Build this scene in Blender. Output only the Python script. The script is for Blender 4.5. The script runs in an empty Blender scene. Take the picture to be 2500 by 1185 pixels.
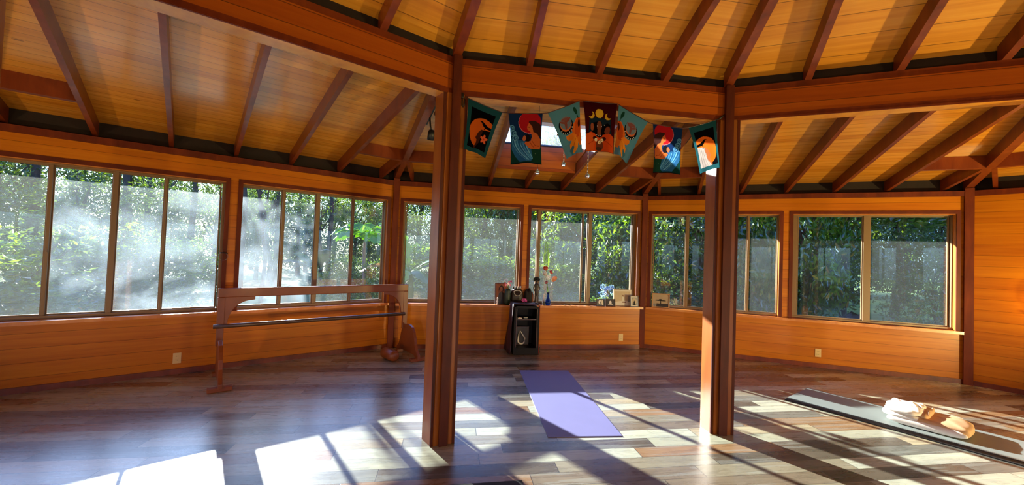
import bpy, bmesh, math, random
import numpy as np
from mathutils import Vector, Matrix
random.seed(7); RNG = np.random.default_rng(11)
PI = math.pi
SC = bpy.context.scene
COL = SC.collection
# ------------------------------------------------------------------ geometry of the twelve-sided hall
STEP = PI / 6
AP, RO = 7.56, 7.8266          # apothem / corner radius of the outer walls
AI, RI = 4.45, 4.607           # apothem / corner radius of the inner ring of posts
T15 = math.tan(PI / 12); C15 = math.cos(PI / 12)
SLO, SUP = 0.172, 0.45         # pitch of the outer and of the inner roof
def bay_angle(i): return STEP * (1 - i)
def corner_angle(i): return PI / 2 + STEP / 2 - (i - 1) * STEP
def L(i, t, d, z):             # bay coordinates (along the wall, outward, up) to world
    a = bay_angle(i); return Vector((t * math.cos(a) - d * math.sin(a), t * math.sin(a) + d * math.cos(a), z))
def zlo(d): return 2.56 + SLO * (AP - d)     # underside of the outer rafters
def zup(d): return 3.033 + SUP * (AI - d)    # underside of the inner rafters
RD, UD = 0.15, 0.14            # rafter depths
CAM = Vector((-1.1898, 1.2736, 1.5))

# ------------------------------------------------------------------ materials
def lin(c):
    return tuple(((v / 255) / 12.92 if v / 255 <= 0.04045 else ((v / 255 + 0.055) / 1.055) ** 2.4) for v in c)
MATS = {}
class NT:
    def __init__(s, name):
        s.m = bpy.data.materials.new(name); s.m.use_nodes = True
        s.t = s.m.node_tree; s.n = s.t.nodes; s.n.clear()
        s.out = s.n.new('ShaderNodeOutputMaterial'); MATS[name] = s.m
    def new(s, typ, **k):
        nd = s.n.new(typ)
        for a, v in k.items():
            if a.startswith('i_'):
                key = a[2:]; key = int(key) if key.isdigit() else key.replace('_', ' ')
                nd.inputs[key].default_value = v
            else: setattr(nd, a, v)
        return nd
    def link(s, a, b): s.t.links.new(a, b)
    def math(s, op, a, b=None, c=None):
        nd = s.new('ShaderNodeMath', operation=op)
        for k, v in enumerate((a, b, c)):
            if v is None: continue
            if isinstance(v, (int, float)): nd.inputs[k].default_value = v
            else: s.link(v, nd.inputs[k])
        return nd.outputs[0]
    def comb(s, x, y, z):
        nd = s.new('ShaderNodeCombineXYZ')
        for k, v in enumerate((x, y, z)):
            if isinstance(v, (int, float)): nd.inputs[k].default_value = v
            else: s.link(v, nd.inputs[k])
        return nd.outputs[0]
    def ramp(s, fac, stops, interp='LINEAR'):
        nd = s.new('ShaderNodeValToRGB'); e = nd.color_ramp; e.interpolation = interp
        while len(e.elements) < len(stops): e.elements.new(0.5)
        for el, (p, c) in zip(e.elements, stops): el.position = p; el.color = (*c, 1)
        s.link(fac, nd.inputs[0]); return nd.outputs[0]
    def mix(s, fac, a, b, blend='MIX'):
        nd = s.new('ShaderNodeMix', data_type='RGBA', blend_type=blend)
        for idx, v in ((0, fac), (6, a), (7, b)):
            if isinstance(v, (int, float)): nd.inputs[idx].default_value = v
            elif isinstance(v, tuple): nd.inputs[idx].default_value = (*v, 1)
            else: s.link(v, nd.inputs[idx])
        return nd.outputs[2]
    def coords(s, kind='Object'):
        tc = s.new('ShaderNodeTexCoord'); sp = s.new('ShaderNodeSeparateXYZ'); s.link(tc.outputs[kind], sp.inputs[0])
        return tc.outputs[kind], sp.outputs[0], sp.outputs[1], sp.outputs[2]
    def noise(s, vec, scale, detail=4, rough=0.5, dist=0.0):
        nd = s.new('ShaderNodeTexNoise'); nd.inputs['Scale'].default_value = scale; nd.inputs['Detail'].default_value = detail
        nd.inputs['Roughness'].default_value = rough; nd.inputs['Distortion'].default_value = dist
        s.link(vec, nd.inputs['Vector']); return nd.outputs[0]
    def white(s, vec):
        nd = s.new('ShaderNodeTexWhiteNoise', noise_dimensions='3D'); s.link(vec, nd.inputs['Vector']); return nd.outputs[0]
    def bump(s, h, strength=0.2, dist=0.01):
        nd = s.new('ShaderNodeBump'); nd.inputs['Strength'].default_value = strength; nd.inputs['Distance'].default_value = dist
        s.link(h, nd.inputs['Height']); return nd.outputs[0]
    def pbr(s, color, rough=0.5, normal=None, coat=0.0, metal=0.0, spec=0.5, **k):
        b = s.new('ShaderNodeBsdfPrincipled')
        if isinstance(color, tuple): b.inputs['Base Color'].default_value = (*color, 1)
        else: s.link(color, b.inputs['Base Color'])
        if isinstance(rough, (int, float)): b.inputs['Roughness'].default_value = rough
        else: s.link(rough, b.inputs['Roughness'])
        b.inputs['Metallic'].default_value = metal; b.inputs['Coat Weight'].default_value = coat
        b.inputs['Coat Roughness'].default_value = 0.14; b.inputs['Specular IOR Level'].default_value = spec
        for a, v in k.items(): b.inputs[a.replace('_', ' ')].default_value = v
        if normal is not None: s.link(normal, b.inputs['Normal'])
        s.link(b.outputs[0], s.out.inputs[0]); return b

def wood_boards(name, c_dark, c_mid, c_light, across, width, run='x', groove=0.012, rough=0.32, coat=0.25, knots=0.0, var=0.5, spec=0.5):
    """varnished boards: `run` is the grain axis, `across` the axis the boards repeat along"""
    s = NT(name); vec, x, y, z = s.coords()
    ax = dict(x=x, y=y, z=z); r, a = ax[run], ax[across]; o = [k for k in 'xyz' if k not in (run, across)][0]
    q = s.math('DIVIDE', a, width); idx = s.math('FLOOR', q); fr = s.math('FRACT', q)
    rnd = s.white(s.comb(idx, 3.7, 1.3))
    shift = s.math('MULTIPLY', rnd, 37.0)
    g = s.noise(s.comb(s.math('ADD', s.math('MULTIPLY', r, 1.2), shift), s.math('MULTIPLY', a, 26.0), s.math('MULTIPLY', ax[o], 26.0)), 1.0, 5, 0.6, 0.4)
    g2 = s.noise(s.comb(s.math('ADD', s.math('MULTIPLY', r, 0.5), shift), s.math('MULTIPLY', a, 6.0), ax[o]), 1.0, 2)
    f = s.math('ADD', s.math('MULTIPLY', g, 0.55), s.math('MULTIPLY', g2, 0.45))
    f = s.math('ADD', f, s.math('MULTIPLY', s.math('SUBTRACT', rnd, 0.5), var * 0.4))
    col = s.ramp(f, [(0.28, c_dark), (0.5, c_mid), (0.72, c_light)])
    if knots:
        v = s.new('ShaderNodeTexVoronoi', feature='F1'); v.inputs['Scale'].default_value = 1.0
        s.link(s.comb(s.math('MULTIPLY', r, 1.5), s.math('MULTIPLY', a, 5.0), s.math('MULTIPLY', ax[o], 1.0)), v.inputs['Vector'])
        k = s.math('LESS_THAN', v.outputs['Distance'], knots)
        col = s.mix(s.math('MULTIPLY', k, 0.75), col, tuple(v * 0.35 for v in c_dark))
    e = s.math('LESS_THAN', s.math('MINIMUM', fr, s.math('SUBTRACT', 1.0, fr)), groove)
    col = s.mix(s.math('MULTIPLY', e, 0.8), col, tuple(v * 0.25 for v in c_dark))
    h = s.math('SUBTRACT', s.math('MULTIPLY', g, 0.12), e)
    s.pbr(col, rough, s.bump(h, 0.35, 0.004), coat, spec=spec)
    return s.m
def wood_plain(name, c_dark, c_mid, c_light, rough=0.35, coat=0.2, scale=1.0, spec=0.5):
    s = NT(name); vec, x, y, z = s.coords()
    # grain runs along whichever way: use a stretched noise on all axes at low contrast
    g = s.noise(s.comb(s.math('MULTIPLY', x, 9 * scale), s.math('MULTIPLY', y, 9 * scale), s.math('MULTIPLY', z, 1.6 * scale)), 1.0, 5, 0.6, 0.5)
    g2 = s.noise(vec, 2.0, 2)
    f = s.math('ADD', s.math('MULTIPLY', g, 0.6), s.math('MULTIPLY', g2, 0.4))
    s.pbr(s.ramp(f, [(0.3, c_dark), (0.5, c_mid), (0.7, c_light)]), rough, s.bump(g, 0.12, 0.003), coat, spec=spec); return s.m
def plain(name, color, rough=0.5, metal=0.0, coat=0.0, noise=0.0, nscale=30.0, **k):
    s = NT(name)
    if noise:
        vec, *_ = s.coords(); n = s.noise(vec, nscale, 3)
        col = s.mix(n, tuple(v * (1 - noise) for v in color), tuple(min(1, v * (1 + noise)) for v in color))
    else: col = color
    s.pbr(col, rough, None, coat, metal, **k); return s.m

FIR = [lin(c) for c in ((172, 86, 2), (198, 110, 5), (214, 130, 12))]
PINE = [lin(c) for c in ((196, 116, 26), (222, 146, 42), (236, 168, 64))]
RED = [lin(c) for c in ((78, 24, 6), (106, 38, 8), (130, 54, 14))]
wood_boards('wall_boards', *FIR, across='z', width=0.14, run='x', coat=0.05, rough=0.36, spec=0.25, var=0.25)
wood_boards('lower_ceiling_boards', *PINE, across='y', width=0.092, run='x', groove=0.02, rough=0.24, coat=0.5, knots=0.06, var=0.25)
wood_boards('upper_ceiling_boards', *PINE, across='y', width=0.17, run='x', groove=0.014, rough=0.4, coat=0.1, var=0.2)
wood_boards('beam_boards', *[lin(c) for c in ((140, 58, 6), (162, 74, 10), (178, 90, 18))], across='z', width=0.1185, run='x', groove=0.02)
wood_plain('redwood_trim', *RED, rough=0.5, coat=0.0, spec=0.25)
wood_plain('post_redwood', *[lin(c) for c in ((56, 16, 5), (78, 26, 8), (100, 38, 12))], rough=0.5, coat=0.0, spec=0.3)
wood_plain('casing_wood', *[lin(c) for c in ((128, 62, 16), (154, 82, 26), (170, 100, 38))])
wood_plain('rafter_wood', *[lin(c) for c in ((92, 34, 10), (120, 48, 14), (144, 68, 24))])
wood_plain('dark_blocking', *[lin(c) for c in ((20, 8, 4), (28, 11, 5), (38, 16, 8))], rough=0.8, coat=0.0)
wood_plain('jamb_wood', *[lin(c) for c in ((186, 98, 26), (210, 124, 40), (224, 146, 60))])
wood_plain('soffit_wood', *PINE)
plain('window_vinyl', lin((136, 106, 72)), 0.4, noise=0.06)
plain('steel', lin((150, 150, 150)), 0.3, 1.0)
plain('black_metal', lin((22, 20, 20)), 0.4)
plain('black_rubber', lin((26, 26, 28)), 0.75, noise=0.2)
plain('outlet_plastic', lin((226, 190, 130)), 0.4)
plain('dark_slot', lin((30, 24, 20)), 0.6)
plain('barre_wood', lin((134, 64, 24)), 0.4, coat=0.1, noise=0.25, nscale=9)
plain('barre_bar', lin((84, 56, 40)), 0.35, coat=0.2)
plain('lamp_white', lin((240, 238, 230)), 0.5)

def floor_material():
    s = NT('laminate_floor'); vec, x, y, z = s.coords()
    W, LN = 0.148, 1.22
    q = s.math('DIVIDE', s.math('ADD', y, 0.03), W); row = s.math('FLOOR', q); fy = s.math('FRACT', q)
    off = s.math('MULTIPLY', s.white(s.comb(row, 1.7, 0.3)), LN)
    p = s.math('DIVIDE', s.math('ADD', x, off), LN); colid = s.math('FLOOR', p); fx = s.math('FRACT', p)
    rnd = s.white(s.comb(row, colid, 0.5)); rnd2 = s.white(s.comb(row, colid, 7.5))
    base = s.ramp(rnd, [(0.0, lin((104, 94, 80))), (0.10, lin((156, 148, 126))), (0.26, lin((190, 192, 168))), (0.40, lin((128, 128, 118))),
                        (0.50, lin((200, 188, 154))), (0.64, lin((166, 132, 96))), (0.74, lin((208, 212, 190))), (0.90, lin((138, 124, 104)))], 'CONSTANT')
    sh = s.math('MULTIPLY', rnd2, 61.0)
    g = s.noise(s.comb(s.math('ADD', s.math('MULTIPLY', x, 1.8), sh), s.math('MULTIPLY', y, 34.0), sh), 1.0, 6, 0.65, 0.6)
    g2 = s.noise(s.comb(s.math('ADD', s.math('MULTIPLY', x, 5.0), sh), s.math('MULTIPLY', y, 12.0), sh), 1.0, 4, 0.6, 1.0)
    gg = s.math('ADD', s.math('MULTIPLY', g, 0.6), s.math('MULTIPLY', g2, 0.4))
    tone = s.ramp(gg, [(0.26, (0.34, 0.32, 0.31)), (0.44, (0.62, 0.61, 0.60)), (0.58, (0.76, 0.76, 0.75)), (0.76, (1.02, 1.03, 1.0))])
    col = s.mix(1.0, base, tone, 'MULTIPLY')
    st_ = s.noise(s.comb(s.math('ADD', s.math('MULTIPLY', x, 0.9), sh), s.math('MULTIPLY', y, 16.0), s.math('MULTIPLY', rnd, 9.0)), 1.0, 3, 0.5, 0.3)
    col = s.mix(s.math('MULTIPLY', s.math('GREATER_THAN', st_, 0.56), 0.28), col, lin((150, 156, 150)))
    ey = s.math('LESS_THAN', s.math('MINIMUM', fy, s.math('SUBTRACT', 1.0, fy)), 0.012)
    ex = s.math('LESS_THAN', s.math('MINIMUM', fx, s.math('SUBTRACT', 1.0, fx)), 0.0022)
    e = s.math('MAXIMUM', ey, ex)
    col = s.mix(s.math('MULTIPLY', e, 0.8), col, lin((30, 24, 22)))
    rough = s.math('ADD', s.math('MULTIPLY', gg, 0.16), 0.20)
    s.pbr(col, rough, s.bump(s.math('SUBTRACT', s.math('MULTIPLY', gg, 0.3), e), 0.2, 0.003), 0.0, spec=0.75)
floor_material()

def glass(name, dust, cloud=0.0, tint=(0.96, 0.98, 0.97), film=(0.74, 0.78, 0.72)):
    """window pane: clear, faintly mirror-like, with a film of dust that the sun lights up"""
    s = NT(name)
    tr = s.new('ShaderNodeBsdfTransparent'); tr.inputs[0].default_value = (*tint, 1)
    gl = s.new('ShaderNodeBsdfGlossy'); gl.inputs['Roughness'].default_value = 0.0
    ge = s.new('ShaderNodeNewGeometry'); dt = s.new('ShaderNodeVectorMath', operation='DOT_PRODUCT'); s.link(ge.outputs['Incoming'], dt.inputs[0]); s.link(ge.outputs['Normal'], dt.inputs[1])
    fr = s.math('ADD', 0.035, s.math('MULTIPLY', 0.965, s.math('POWER', s.math('SUBTRACT', 1.0, s.math('ABSOLUTE', dt.outputs['Value'])), 5.0)))
    m1 = s.new('ShaderNodeMixShader'); s.link(fr, m1.inputs[0]); s.link(tr.outputs[0], m1.inputs[1]); s.link(gl.outputs[0], m1.inputs[2])
    tl = s.new('ShaderNodeBsdfTranslucent'); tl.inputs[0].default_value = (*film, 1)
    vec, x, y, z = s.coords()
    if cloud:
        n = s.noise(vec, 1.6, 3, 0.55, 0.8)
        n2 = s.noise(vec, 60.0, 2, 0.7)
        f = s.math('ADD', dust, s.math('MULTIPLY', s.math('MAXIMUM', s.math('SUBTRACT', n, 0.42), 0.0), cloud))
        f = s.math('MULTIPLY', f, s.math('ADD', 0.7, s.math('MULTIPLY', n2, 0.6)))
    else:
        n2 = s.noise(vec, 9.0, 4, 0.7); f = s.math('MULTIPLY', s.math('ADD', 0.6, s.math('MULTIPLY', n2, 0.8)), dust)
    m2 = s.new('ShaderNodeMixShader'); s.link(f, m2.inputs[0]); s.link(m1.outputs[0], m2.inputs[1]); s.link(tl.outputs[0], m2.inputs[2])
    s.link(m2.outputs[0], s.out.inputs[0]); return s.m
glass('pane_clear', 0.0025); glass('pane_dusty', 0.015); glass('pane_hazy', 0.020, 0.19, film=(0.64, 0.75, 0.83)); glass('pane_half', 0.016); glass('pane_skylight', 0.10)

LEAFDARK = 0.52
def leafmat(name, c1, c2, trans=0.45, gloss=0.12):
    s = NT(name); vec, x, y, z = s.coords()
    g = s.new('ShaderNodeNewGeometry')
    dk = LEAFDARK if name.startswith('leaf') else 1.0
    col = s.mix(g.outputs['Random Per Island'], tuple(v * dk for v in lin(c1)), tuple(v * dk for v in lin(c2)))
    d = s.new('ShaderNodeBsdfDiffuse'); t = s.new('ShaderNodeBsdfTranslucent'); gl = s.new('ShaderNodeBsdfGlossy')
    gl.inputs['Roughness'].default_value = 0.35
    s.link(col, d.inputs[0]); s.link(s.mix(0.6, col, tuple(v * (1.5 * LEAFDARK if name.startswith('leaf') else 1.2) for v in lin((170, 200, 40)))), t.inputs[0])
    m = s.new('ShaderNodeMixShader', i_0=trans); s.link(d.outputs[0], m.inputs[1]); s.link(t.outputs[0], m.inputs[2])
    m2 = s.new('ShaderNodeMixShader', i_0=gloss); s.link(m.outputs[0], m2.inputs[1]); s.link(gl.outputs[0], m2.inputs[2])
    s.link(m2.outputs[0], s.out.inputs[0]); return s.m
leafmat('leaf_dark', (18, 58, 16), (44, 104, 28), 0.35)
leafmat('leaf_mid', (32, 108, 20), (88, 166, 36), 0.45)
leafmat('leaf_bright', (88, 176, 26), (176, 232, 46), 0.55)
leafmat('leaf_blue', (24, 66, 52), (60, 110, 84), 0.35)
leafmat('banana_leaf', (96, 160, 44), (140, 200, 56), 0.6)
leafmat('glow_leaf', (100, 170, 40), (150, 210, 60), 0.6)
leafmat('dead_banana_leaf', (190, 100, 40), (220, 140, 50), 0.5)
leafmat('petal_blue', (50, 90, 200), (110, 150, 240), 0.4)
leafmat('fern_green', (90, 170, 40), (130, 200, 60), 0.5)
plain('bark', lin((74, 62, 52)), 0.9, noise=0.4, nscale=12)
plain('pale_bark', lin((150, 140, 124)), 0.9, noise=0.3, nscale=12)
plain('lava_rock', lin((52, 50, 56)), 0.9, noise=0.5, nscale=6)
def grass_mat():
    s = NT('lawn_grass'); vec, x, y, z = s.coords()
    n = s.noise(vec, 0.35, 4); n2 = s.noise(vec, 22.0, 3)
    c = s.ramp(s.math('ADD', s.math('MULTIPLY', n, 0.6), s.math('MULTIPLY', n2, 0.4)), [(0.3, lin((62, 84, 36))), (0.5, lin((104, 130, 52))), (0.7, lin((150, 166, 76)))])
    s.pbr(c, 0.8, s.bump(n2, 0.6, 0.03)); return s.m
grass_mat()

# ------------------------------------------------------------------ mesh helpers
class MB:
    """collects faces with material slots, builds ONE mesh object"""
    def __init__(s): s.v = []; s.f = []; s.mi = []; s.mats = []; s.smooth = []
    def slot(s, m):
        if m not in s.mats: s.mats.append(m)
        return s.mats.index(m)
    def add(s, verts, faces, m, smooth=False, M=None):
        b = len(s.v); k = s.slot(m)
        s.v += [tuple(M @ Vector(p)) if M is not None else tuple(p) for p in verts]
        for f in faces: s.f.append([b + q for q in f]); s.mi.append(k); s.smooth.append(smooth)
    def box(s, a, b, m, M=None):
        (x0, y0, z0), (x1, y1, z1) = a, b
        s.add([(x0, y0, z0), (x1, y0, z0), (x1, y1, z0), (x0, y1, z0), (x0, y0, z1), (x1, y0, z1), (x1, y1, z1), (x0, y1, z1)],
              [(0, 3, 2, 1), (4, 5, 6, 7), (0, 1, 5, 4), (1, 2, 6, 5), (2, 3, 7, 6), (3, 0, 4, 7)], m, False, M)
    def hexa(s, p, m):       # 8 corners: bottom ring 0-3, top ring 4-7
        s.add(p, [(0, 3, 2, 1), (4, 5, 6, 7), (0, 1, 5, 4), (1, 2, 6, 5), (2, 3, 7, 6), (3, 0, 4, 7)], m)
    def prism(s, poly, axis, lo, hi, m, M=None, smooth=False):
        """poly: 2-D outline; extruded along axis 'x','y' or 'z'"""
        def P(u, w, h): return {'x': (h, u, w), 'y': (u, h, w), 'z': (u, w, h)}[axis]
        n = len(poly); vs = [P(u, w, lo) for u, w in poly] + [P(u, w, hi) for u, w in poly]
        fs = [tuple(range(n))[::-1], tuple(range(n, 2 * n))] + [(k, (k + 1) % n, n + (k + 1) % n, n + k) for k in range(n)]
        s.add(vs, fs, m, smooth, M)
    def tube(s, pts, r, m, seg=10, closed=False, caps=True, smooth=True):
        pts = [Vector(p) for p in pts]; n = len(pts); rr = r if isinstance(r, (list, tuple)) else [r] * n
        vs = []; up = Vector((0, 0, 1))
        for k in range(n):
            a = pts[(k - 1) % n] if (closed or k) else pts[0]; b = pts[(k + 1) % n] if (closed or k < n - 1) else pts[-1]
            d = (b - a).normalized(); u = d.cross(up if abs(d.z) < 0.95 else Vector((1, 0, 0))).normalized(); w = u.cross(d)
            for q in range(seg):
                an = 2 * PI * q / seg; vs.append(pts[k] + (u * math.cos(an) + w * math.sin(an)) * rr[k])
        fs = []
        for k in range(n if closed else n - 1):
            for q in range(seg):
                a, b = k * seg + q, k * seg + (q + 1) % seg; c, d = ((k + 1) % n) * seg + (q + 1) % seg, ((k + 1) % n) * seg + q
                fs.append((a, b, c, d))
        if caps and not closed: fs += [tuple(range(seg)), tuple(range((n - 1) * seg, n * seg))[::-1]]
        s.add(vs, fs, m, smooth)
    def lathe(s, prof, m, seg=24, M=None, smooth=True):
        vs = []; n = len(prof)
        for r, z in prof:
            for q in range(seg): vs.append((r * math.cos(2 * PI * q / seg), r * math.sin(2 * PI * q / seg), z))
        fs = [(k * seg + q, k * seg + (q + 1) % seg, (k + 1) * seg + (q + 1) % seg, (k + 1) * seg + q) for k in range(n - 1) for q in range(seg)]
        fs += [tuple(range(seg))[::-1], tuple(range((n - 1) * seg, n * seg))]
        s.add(vs, fs, m, smooth, M)
    def ellipsoid(s, c, r, m, seg=14, rings=9, jit=0.0, M=None):
        prof = []; vs = []; c = Vector(c)
        for k in range(rings + 1):
            th = PI * k / rings
            for q in range(seg):
                ph = 2 * PI * q / seg; j = 1 + (random.uniform(-jit, jit) if jit else 0)
                vs.append((c.x + r[0] * j * math.sin(th) * math.cos(ph), c.y + r[1] * j * math.sin(th) * math.sin(ph), c.z + r[2] * j * math.cos(th)))
        fs = [(k * seg + q, (k + 1) * seg + q, (k + 1) * seg + (q + 1) % seg, k * seg + (q + 1) % seg) for k in range(rings) for q in range(seg)]
        s.add(vs, fs, m, True, M)
    def mesh(s, name):
        me = bpy.data.meshes.new(name); me.from_pydata(s.v, [], s.f); me.update()
        for m in s.mats: me.materials.append(MATS[m])
        me.polygons.foreach_set('material_index', s.mi); me.polygons.foreach_set('use_smooth', s.smooth)
        bm = bmesh.new(); bm.from_mesh(me); bmesh.ops.recalc_face_normals(bm, faces=bm.faces); bm.to_mesh(me); bm.free()
        return me
    def build(s, name, parent=None, bevel=0.0):
        return link(name, s.mesh(name), parent, bevel)
def link(name, me, parent=None, bevel=0.0):
    o = bpy.data.objects.new(name, me); COL.objects.link(o)
    if parent: o.parent = parent
    if bevel:
        b = o.modifiers.new('edge', 'BEVEL'); b.width = bevel; b.segments = 2; b.limit_method = 'ANGLE'; b.angle_limit = 0.6
    return o
def subdiv(o, n=2):
    m = o.modifiers.new('smooth', 'SUBSURF'); m.levels = n; m.render_levels = n; return o
def tag(o, label, cat, group=None):
    o['label'] = label; o['category'] = cat
    if group: o['group'] = group
    return o
def empty(name, label, cat, loc, rz=0.0, group=None):
    o = bpy.data.objects.new(name, None); COL.objects.link(o); o.location = loc; o.rotation_euler.z = rz
    return tag(o, label, cat, group)
def struct(o): o['kind'] = 'structure'; return o
def orient(o, i): o.rotation_euler.z = bay_angle(i); return o
def copy_tree(o, parent=None):
    c = o.copy(); COL.objects.link(c)
    if parent: c.parent = parent
    for ch in list(o.children): copy_tree(ch, c)
    return c

# ------------------------------------------------------------------ floor and ground
SIDES = ['left', 'back', 'right', 'far_right', 'side_right', 'front_far_right', 'front_right', 'front', 'front_left', 'front_far_left', 'side_left', 'far_left']
mb = MB(); mb.prism([(7.98 * math.cos(corner_angle(k)), 7.98 * math.sin(corner_angle(k))) for k in range(12)][::-1], 'z', -0.12, 0.0, 'laminate_floor')
struct(mb.build('floor'))
mb = MB(); mb.box((-90, -60, -0.6), (90, 110, -0.35), 'lawn_grass'); g = mb.build('ground_lawn'); g['kind'] = 'structure'

# ------------------------------------------------------------------ walls, trim, windows
WOPEN = [(-1.95, -0.04), (0.04, 1.95)]
def wall_mesh(solid=False):
    mb = MB(); hw = AP * T15; hb = 7.70 * T15
    def seg(t0, t1, z0, z1):
        u = [t0 * 7.70 / AP if abs(abs(t0) - hw) < 1e-6 else t0, t1 * 7.70 / AP if abs(abs(t1) - hw) < 1e-6 else t1]
        mb.hexa([(t0, AP, z0), (t1, AP, z0), (u[1], 7.70, z0), (u[0], 7.70, z0), (t0, AP, z1), (t1, AP, z1), (u[1], 7.70, z1), (u[0], 7.70, z1)], 'wall_boards')
    if solid: seg(-hw, hw, 0, 2.522); return mb
    seg(-hw, hw, 0, 0.66); seg(-hw, hw, 2.24, 2.522)
    seg(-hw, -1.93, 0.66, 2.24); seg(-0.06, 0.06, 0.66, 2.24); seg(1.93, hw, 0.66, 2.24)
    return mb
def trim_mesh(solid=False, deep=False):
    mb = MB(); hw = 7.53 * T15 - 0.035
    mb.box((-hw, 7.525, 2.456), (hw, 7.575, 2.525), 'redwood_trim')
    if solid: return mb
    f = 7.546
    for t0, t1 in WOPEN:
        mb.box((t0, f, 0.68), (t0 + 0.045, AP, 2.27), 'redwood_trim'); mb.box((t1 - 0.045, f, 0.68), (t1, AP, 2.27), 'redwood_trim')
        mb.box((t0 + 0.045, f, 2.225), (t1 - 0.045, AP, 2.27), 'redwood_trim')
        a, b = t0 + 0.02, t1 - 0.02
        mb.box((a, AP, 0.66), (a + 0.022, 7.70, 2.24), 'jamb_wood'); mb.box((b - 0.022, AP, 0.66), (b, 7.70, 2.24), 'jamb_wood')
        mb.box((a + 0.022, AP, 2.218), (b - 0.022, 7.70, 2.24), 'jamb_wood')
    # sill ledge
    if deep: mb.box((-1.95, 7.43, 0.645), (1.985, 7.70, 0.68), 'jamb_wood')
    else: mb.box((-hw + 0.02, 7.50, 0.645), (hw - 0.02, 7.70, 0.68), 'jamb_wood')
    return mb
WALLM, WALLS = wall_mesh().mesh('wall'), wall_mesh(True).mesh('wall_solid')
TRIMM, TRIMS, TRIMD = trim_mesh().mesh('trim'), trim_mesh(True).mesh('trim_solid'), trim_mesh(deep=True).mesh('trim_deep')
mb = MB(); hw = 7.54 * T15 - 0.03; mb.box((-hw, 7.542, 0.0), (hw, AP, 0.06), 'rafter_wood'); BASEM = mb.mesh('baseboard')
SOLID = (3, 9)
for i in range(12):
    s_ = i in SOLID
    struct(orient(link('wall_' + SIDES[i], WALLS if s_ else WALLM), i))
    struct(orient(link('trim_%d' % (i + 1), TRIMS if s_ else (TRIMD if i == 1 else TRIMM)), i))
    if i != 1: struct(orient(link('baseboard_' + SIDES[i], BASEM), i))
# furred-out lower wall under the back windows
mb = MB(); mb.box((-1.90, 7.455, 0.0), (1.935, AP, 0.645), 'wall_boards'); struct(orient(mb.build('wall_back_lower'), 1))
mb = MB(); mb.box((-1.90, 7.437, 0.0), (1.94, 7.455, 0.07), 'rafter_wood'); struct(orient(mb.build('baseboard_back'), 1))
# corner posts
mb = MB(); mb.box((-0.043, RO - 0.055, 0), (0.043, RO + 0.05, 2.56), 'redwood_trim'); CPM = mb.mesh('corner_post')
for i in range(12):
    o = struct(link('corner_post', CPM)); o.rotation_euler.z = corner_angle(i) - PI / 2

def window(num, i, t0, t1, panes, sashy):
    """one vinyl window unit; panes: (t0, t1, glass, plane offset)"""
    root = bpy.data.objects.new('window_%d' % num, None); COL.objects.link(root); struct(root); orient(root, i)
    root['label'] = '%d-pane sliding window' % len(panes)
    a, b = t0 + 0.042, t1 - 0.042
    fr = MB(); d0, d1 = 7.625, 7.70
    fr.box((a, d0, 0.68), (b, d1, 0.712), 'window_vinyl'); fr.box((a, d0, 2.203), (b, d1, 2.218), 'window_vinyl')
    lo, hi = panes[0][0], panes[-1][1]
    fr.box((a, d0, 0.712), (max(a + 0.012, lo - 0.022), d1, 2.203), 'window_vinyl'); fr.box((min(b - 0.012, hi + 0.022), d0, 0.712), (b, d1, 2.203), 'window_vinyl')
    for p, q in zip(panes, panes[1:]):
        w0, w1 = p[1] + 0.010, q[0] - 0.010
        if w1 > w0: fr.box((w0, d0 + 0.002, 0.712), (w1, d1 - 0.005, 2.203), 'window_vinyl')
    fr.build('frame', root, 0.003)
    for k, (p0, p1, gm, off) in enumerate(panes):
        sm = MB(); y0, y1 = 7.648 + off, 7.672 + off; z0, z1 = 0.727, 2.188
        sm.box((p0 - 0.014, y0, z0 - 0.016), (p0, y1, z1 + 0.016), sashy); sm.box((p1, y0, z0 - 0.016), (p1 + 0.014, y1, z1 + 0.016), sashy)
        sm.box((p0, y0, z0 - 0.016), (p1, y1, z0), sashy); sm.box((p0, y0, z1), (p1, y1, z1 + 0.016), sashy)
        so = sm.build('sash', root)
        gm_ = MB(); yc = (y0 + y1) / 2
        gm_.add([(p0, yc - .003, z0), (p1, yc - .003, z0), (p1, yc - .003, z1), (p0, yc - .003, z1)], [(0, 1, 2, 3)], gm)
        gm_.add([(p0, yc + .003, z0), (p1, yc + .003, z0), (p1, yc + .003, z1), (p0, yc + .003, z1)], [(0, 3, 2, 1)], gm)
        gm_.build('pane', so)
    return root
def latch(w, t, z):
    m = MB(); m.box((t - 0.008, 7.612, z - 0.03), (t + 0.008, 7.626, z + 0.03), 'window_vinyl'); m.box((t - 0.004, 7.598, z - 0.012), (t + 0.004, 7.613, z + 0.012), 'window_vinyl')
    m.build('latch', w, 0.002)
V = 'window_vinyl'
H_, D_, C_, M_ = 'pane_hazy', 'pane_dusty', 'pane_clear', 'pane_half'
w = window(1, 0, *WOPEN[0], [(-1.87, -1.51, M_, 0), (-1.464, -1.06, H_, .018), (-0.997, -0.645, H_, 0), (-0.605, -0.135, H_, .018)], V); latch(w, -1.48, 1.35)
w = window(2, 0, *WOPEN[1], [(0.083, 0.515, H_, .018), (0.563, 0.92, H_, 0), (0.985, 1.402, D_, 0), (1.45, 1.87, C_, .018)], V); latch(w, 0.535, 1.38)
w = window(3, 1, *WOPEN[0], [(-1.86, -1.022, D_, 0), (-0.975, -0.125, D_, .018)], V)
w = window(4, 1, *WOPEN[1], [(0.102, 0.205, D_, .018), (0.27, 0.965, D_, 0), (1.0, 1.065, C_, .018), (1.15, 1.845, C_, .018)], V)
w = window(5, 2, *WOPEN[0], [(-1.863, -1.387, C_, .018), (-1.325, -1.0, C_, 0), (-0.94, -0.507, D_, 0), (-0.457, -0.10, D_, .018)], V); latch(w, -1.355, 1.4)
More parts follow.
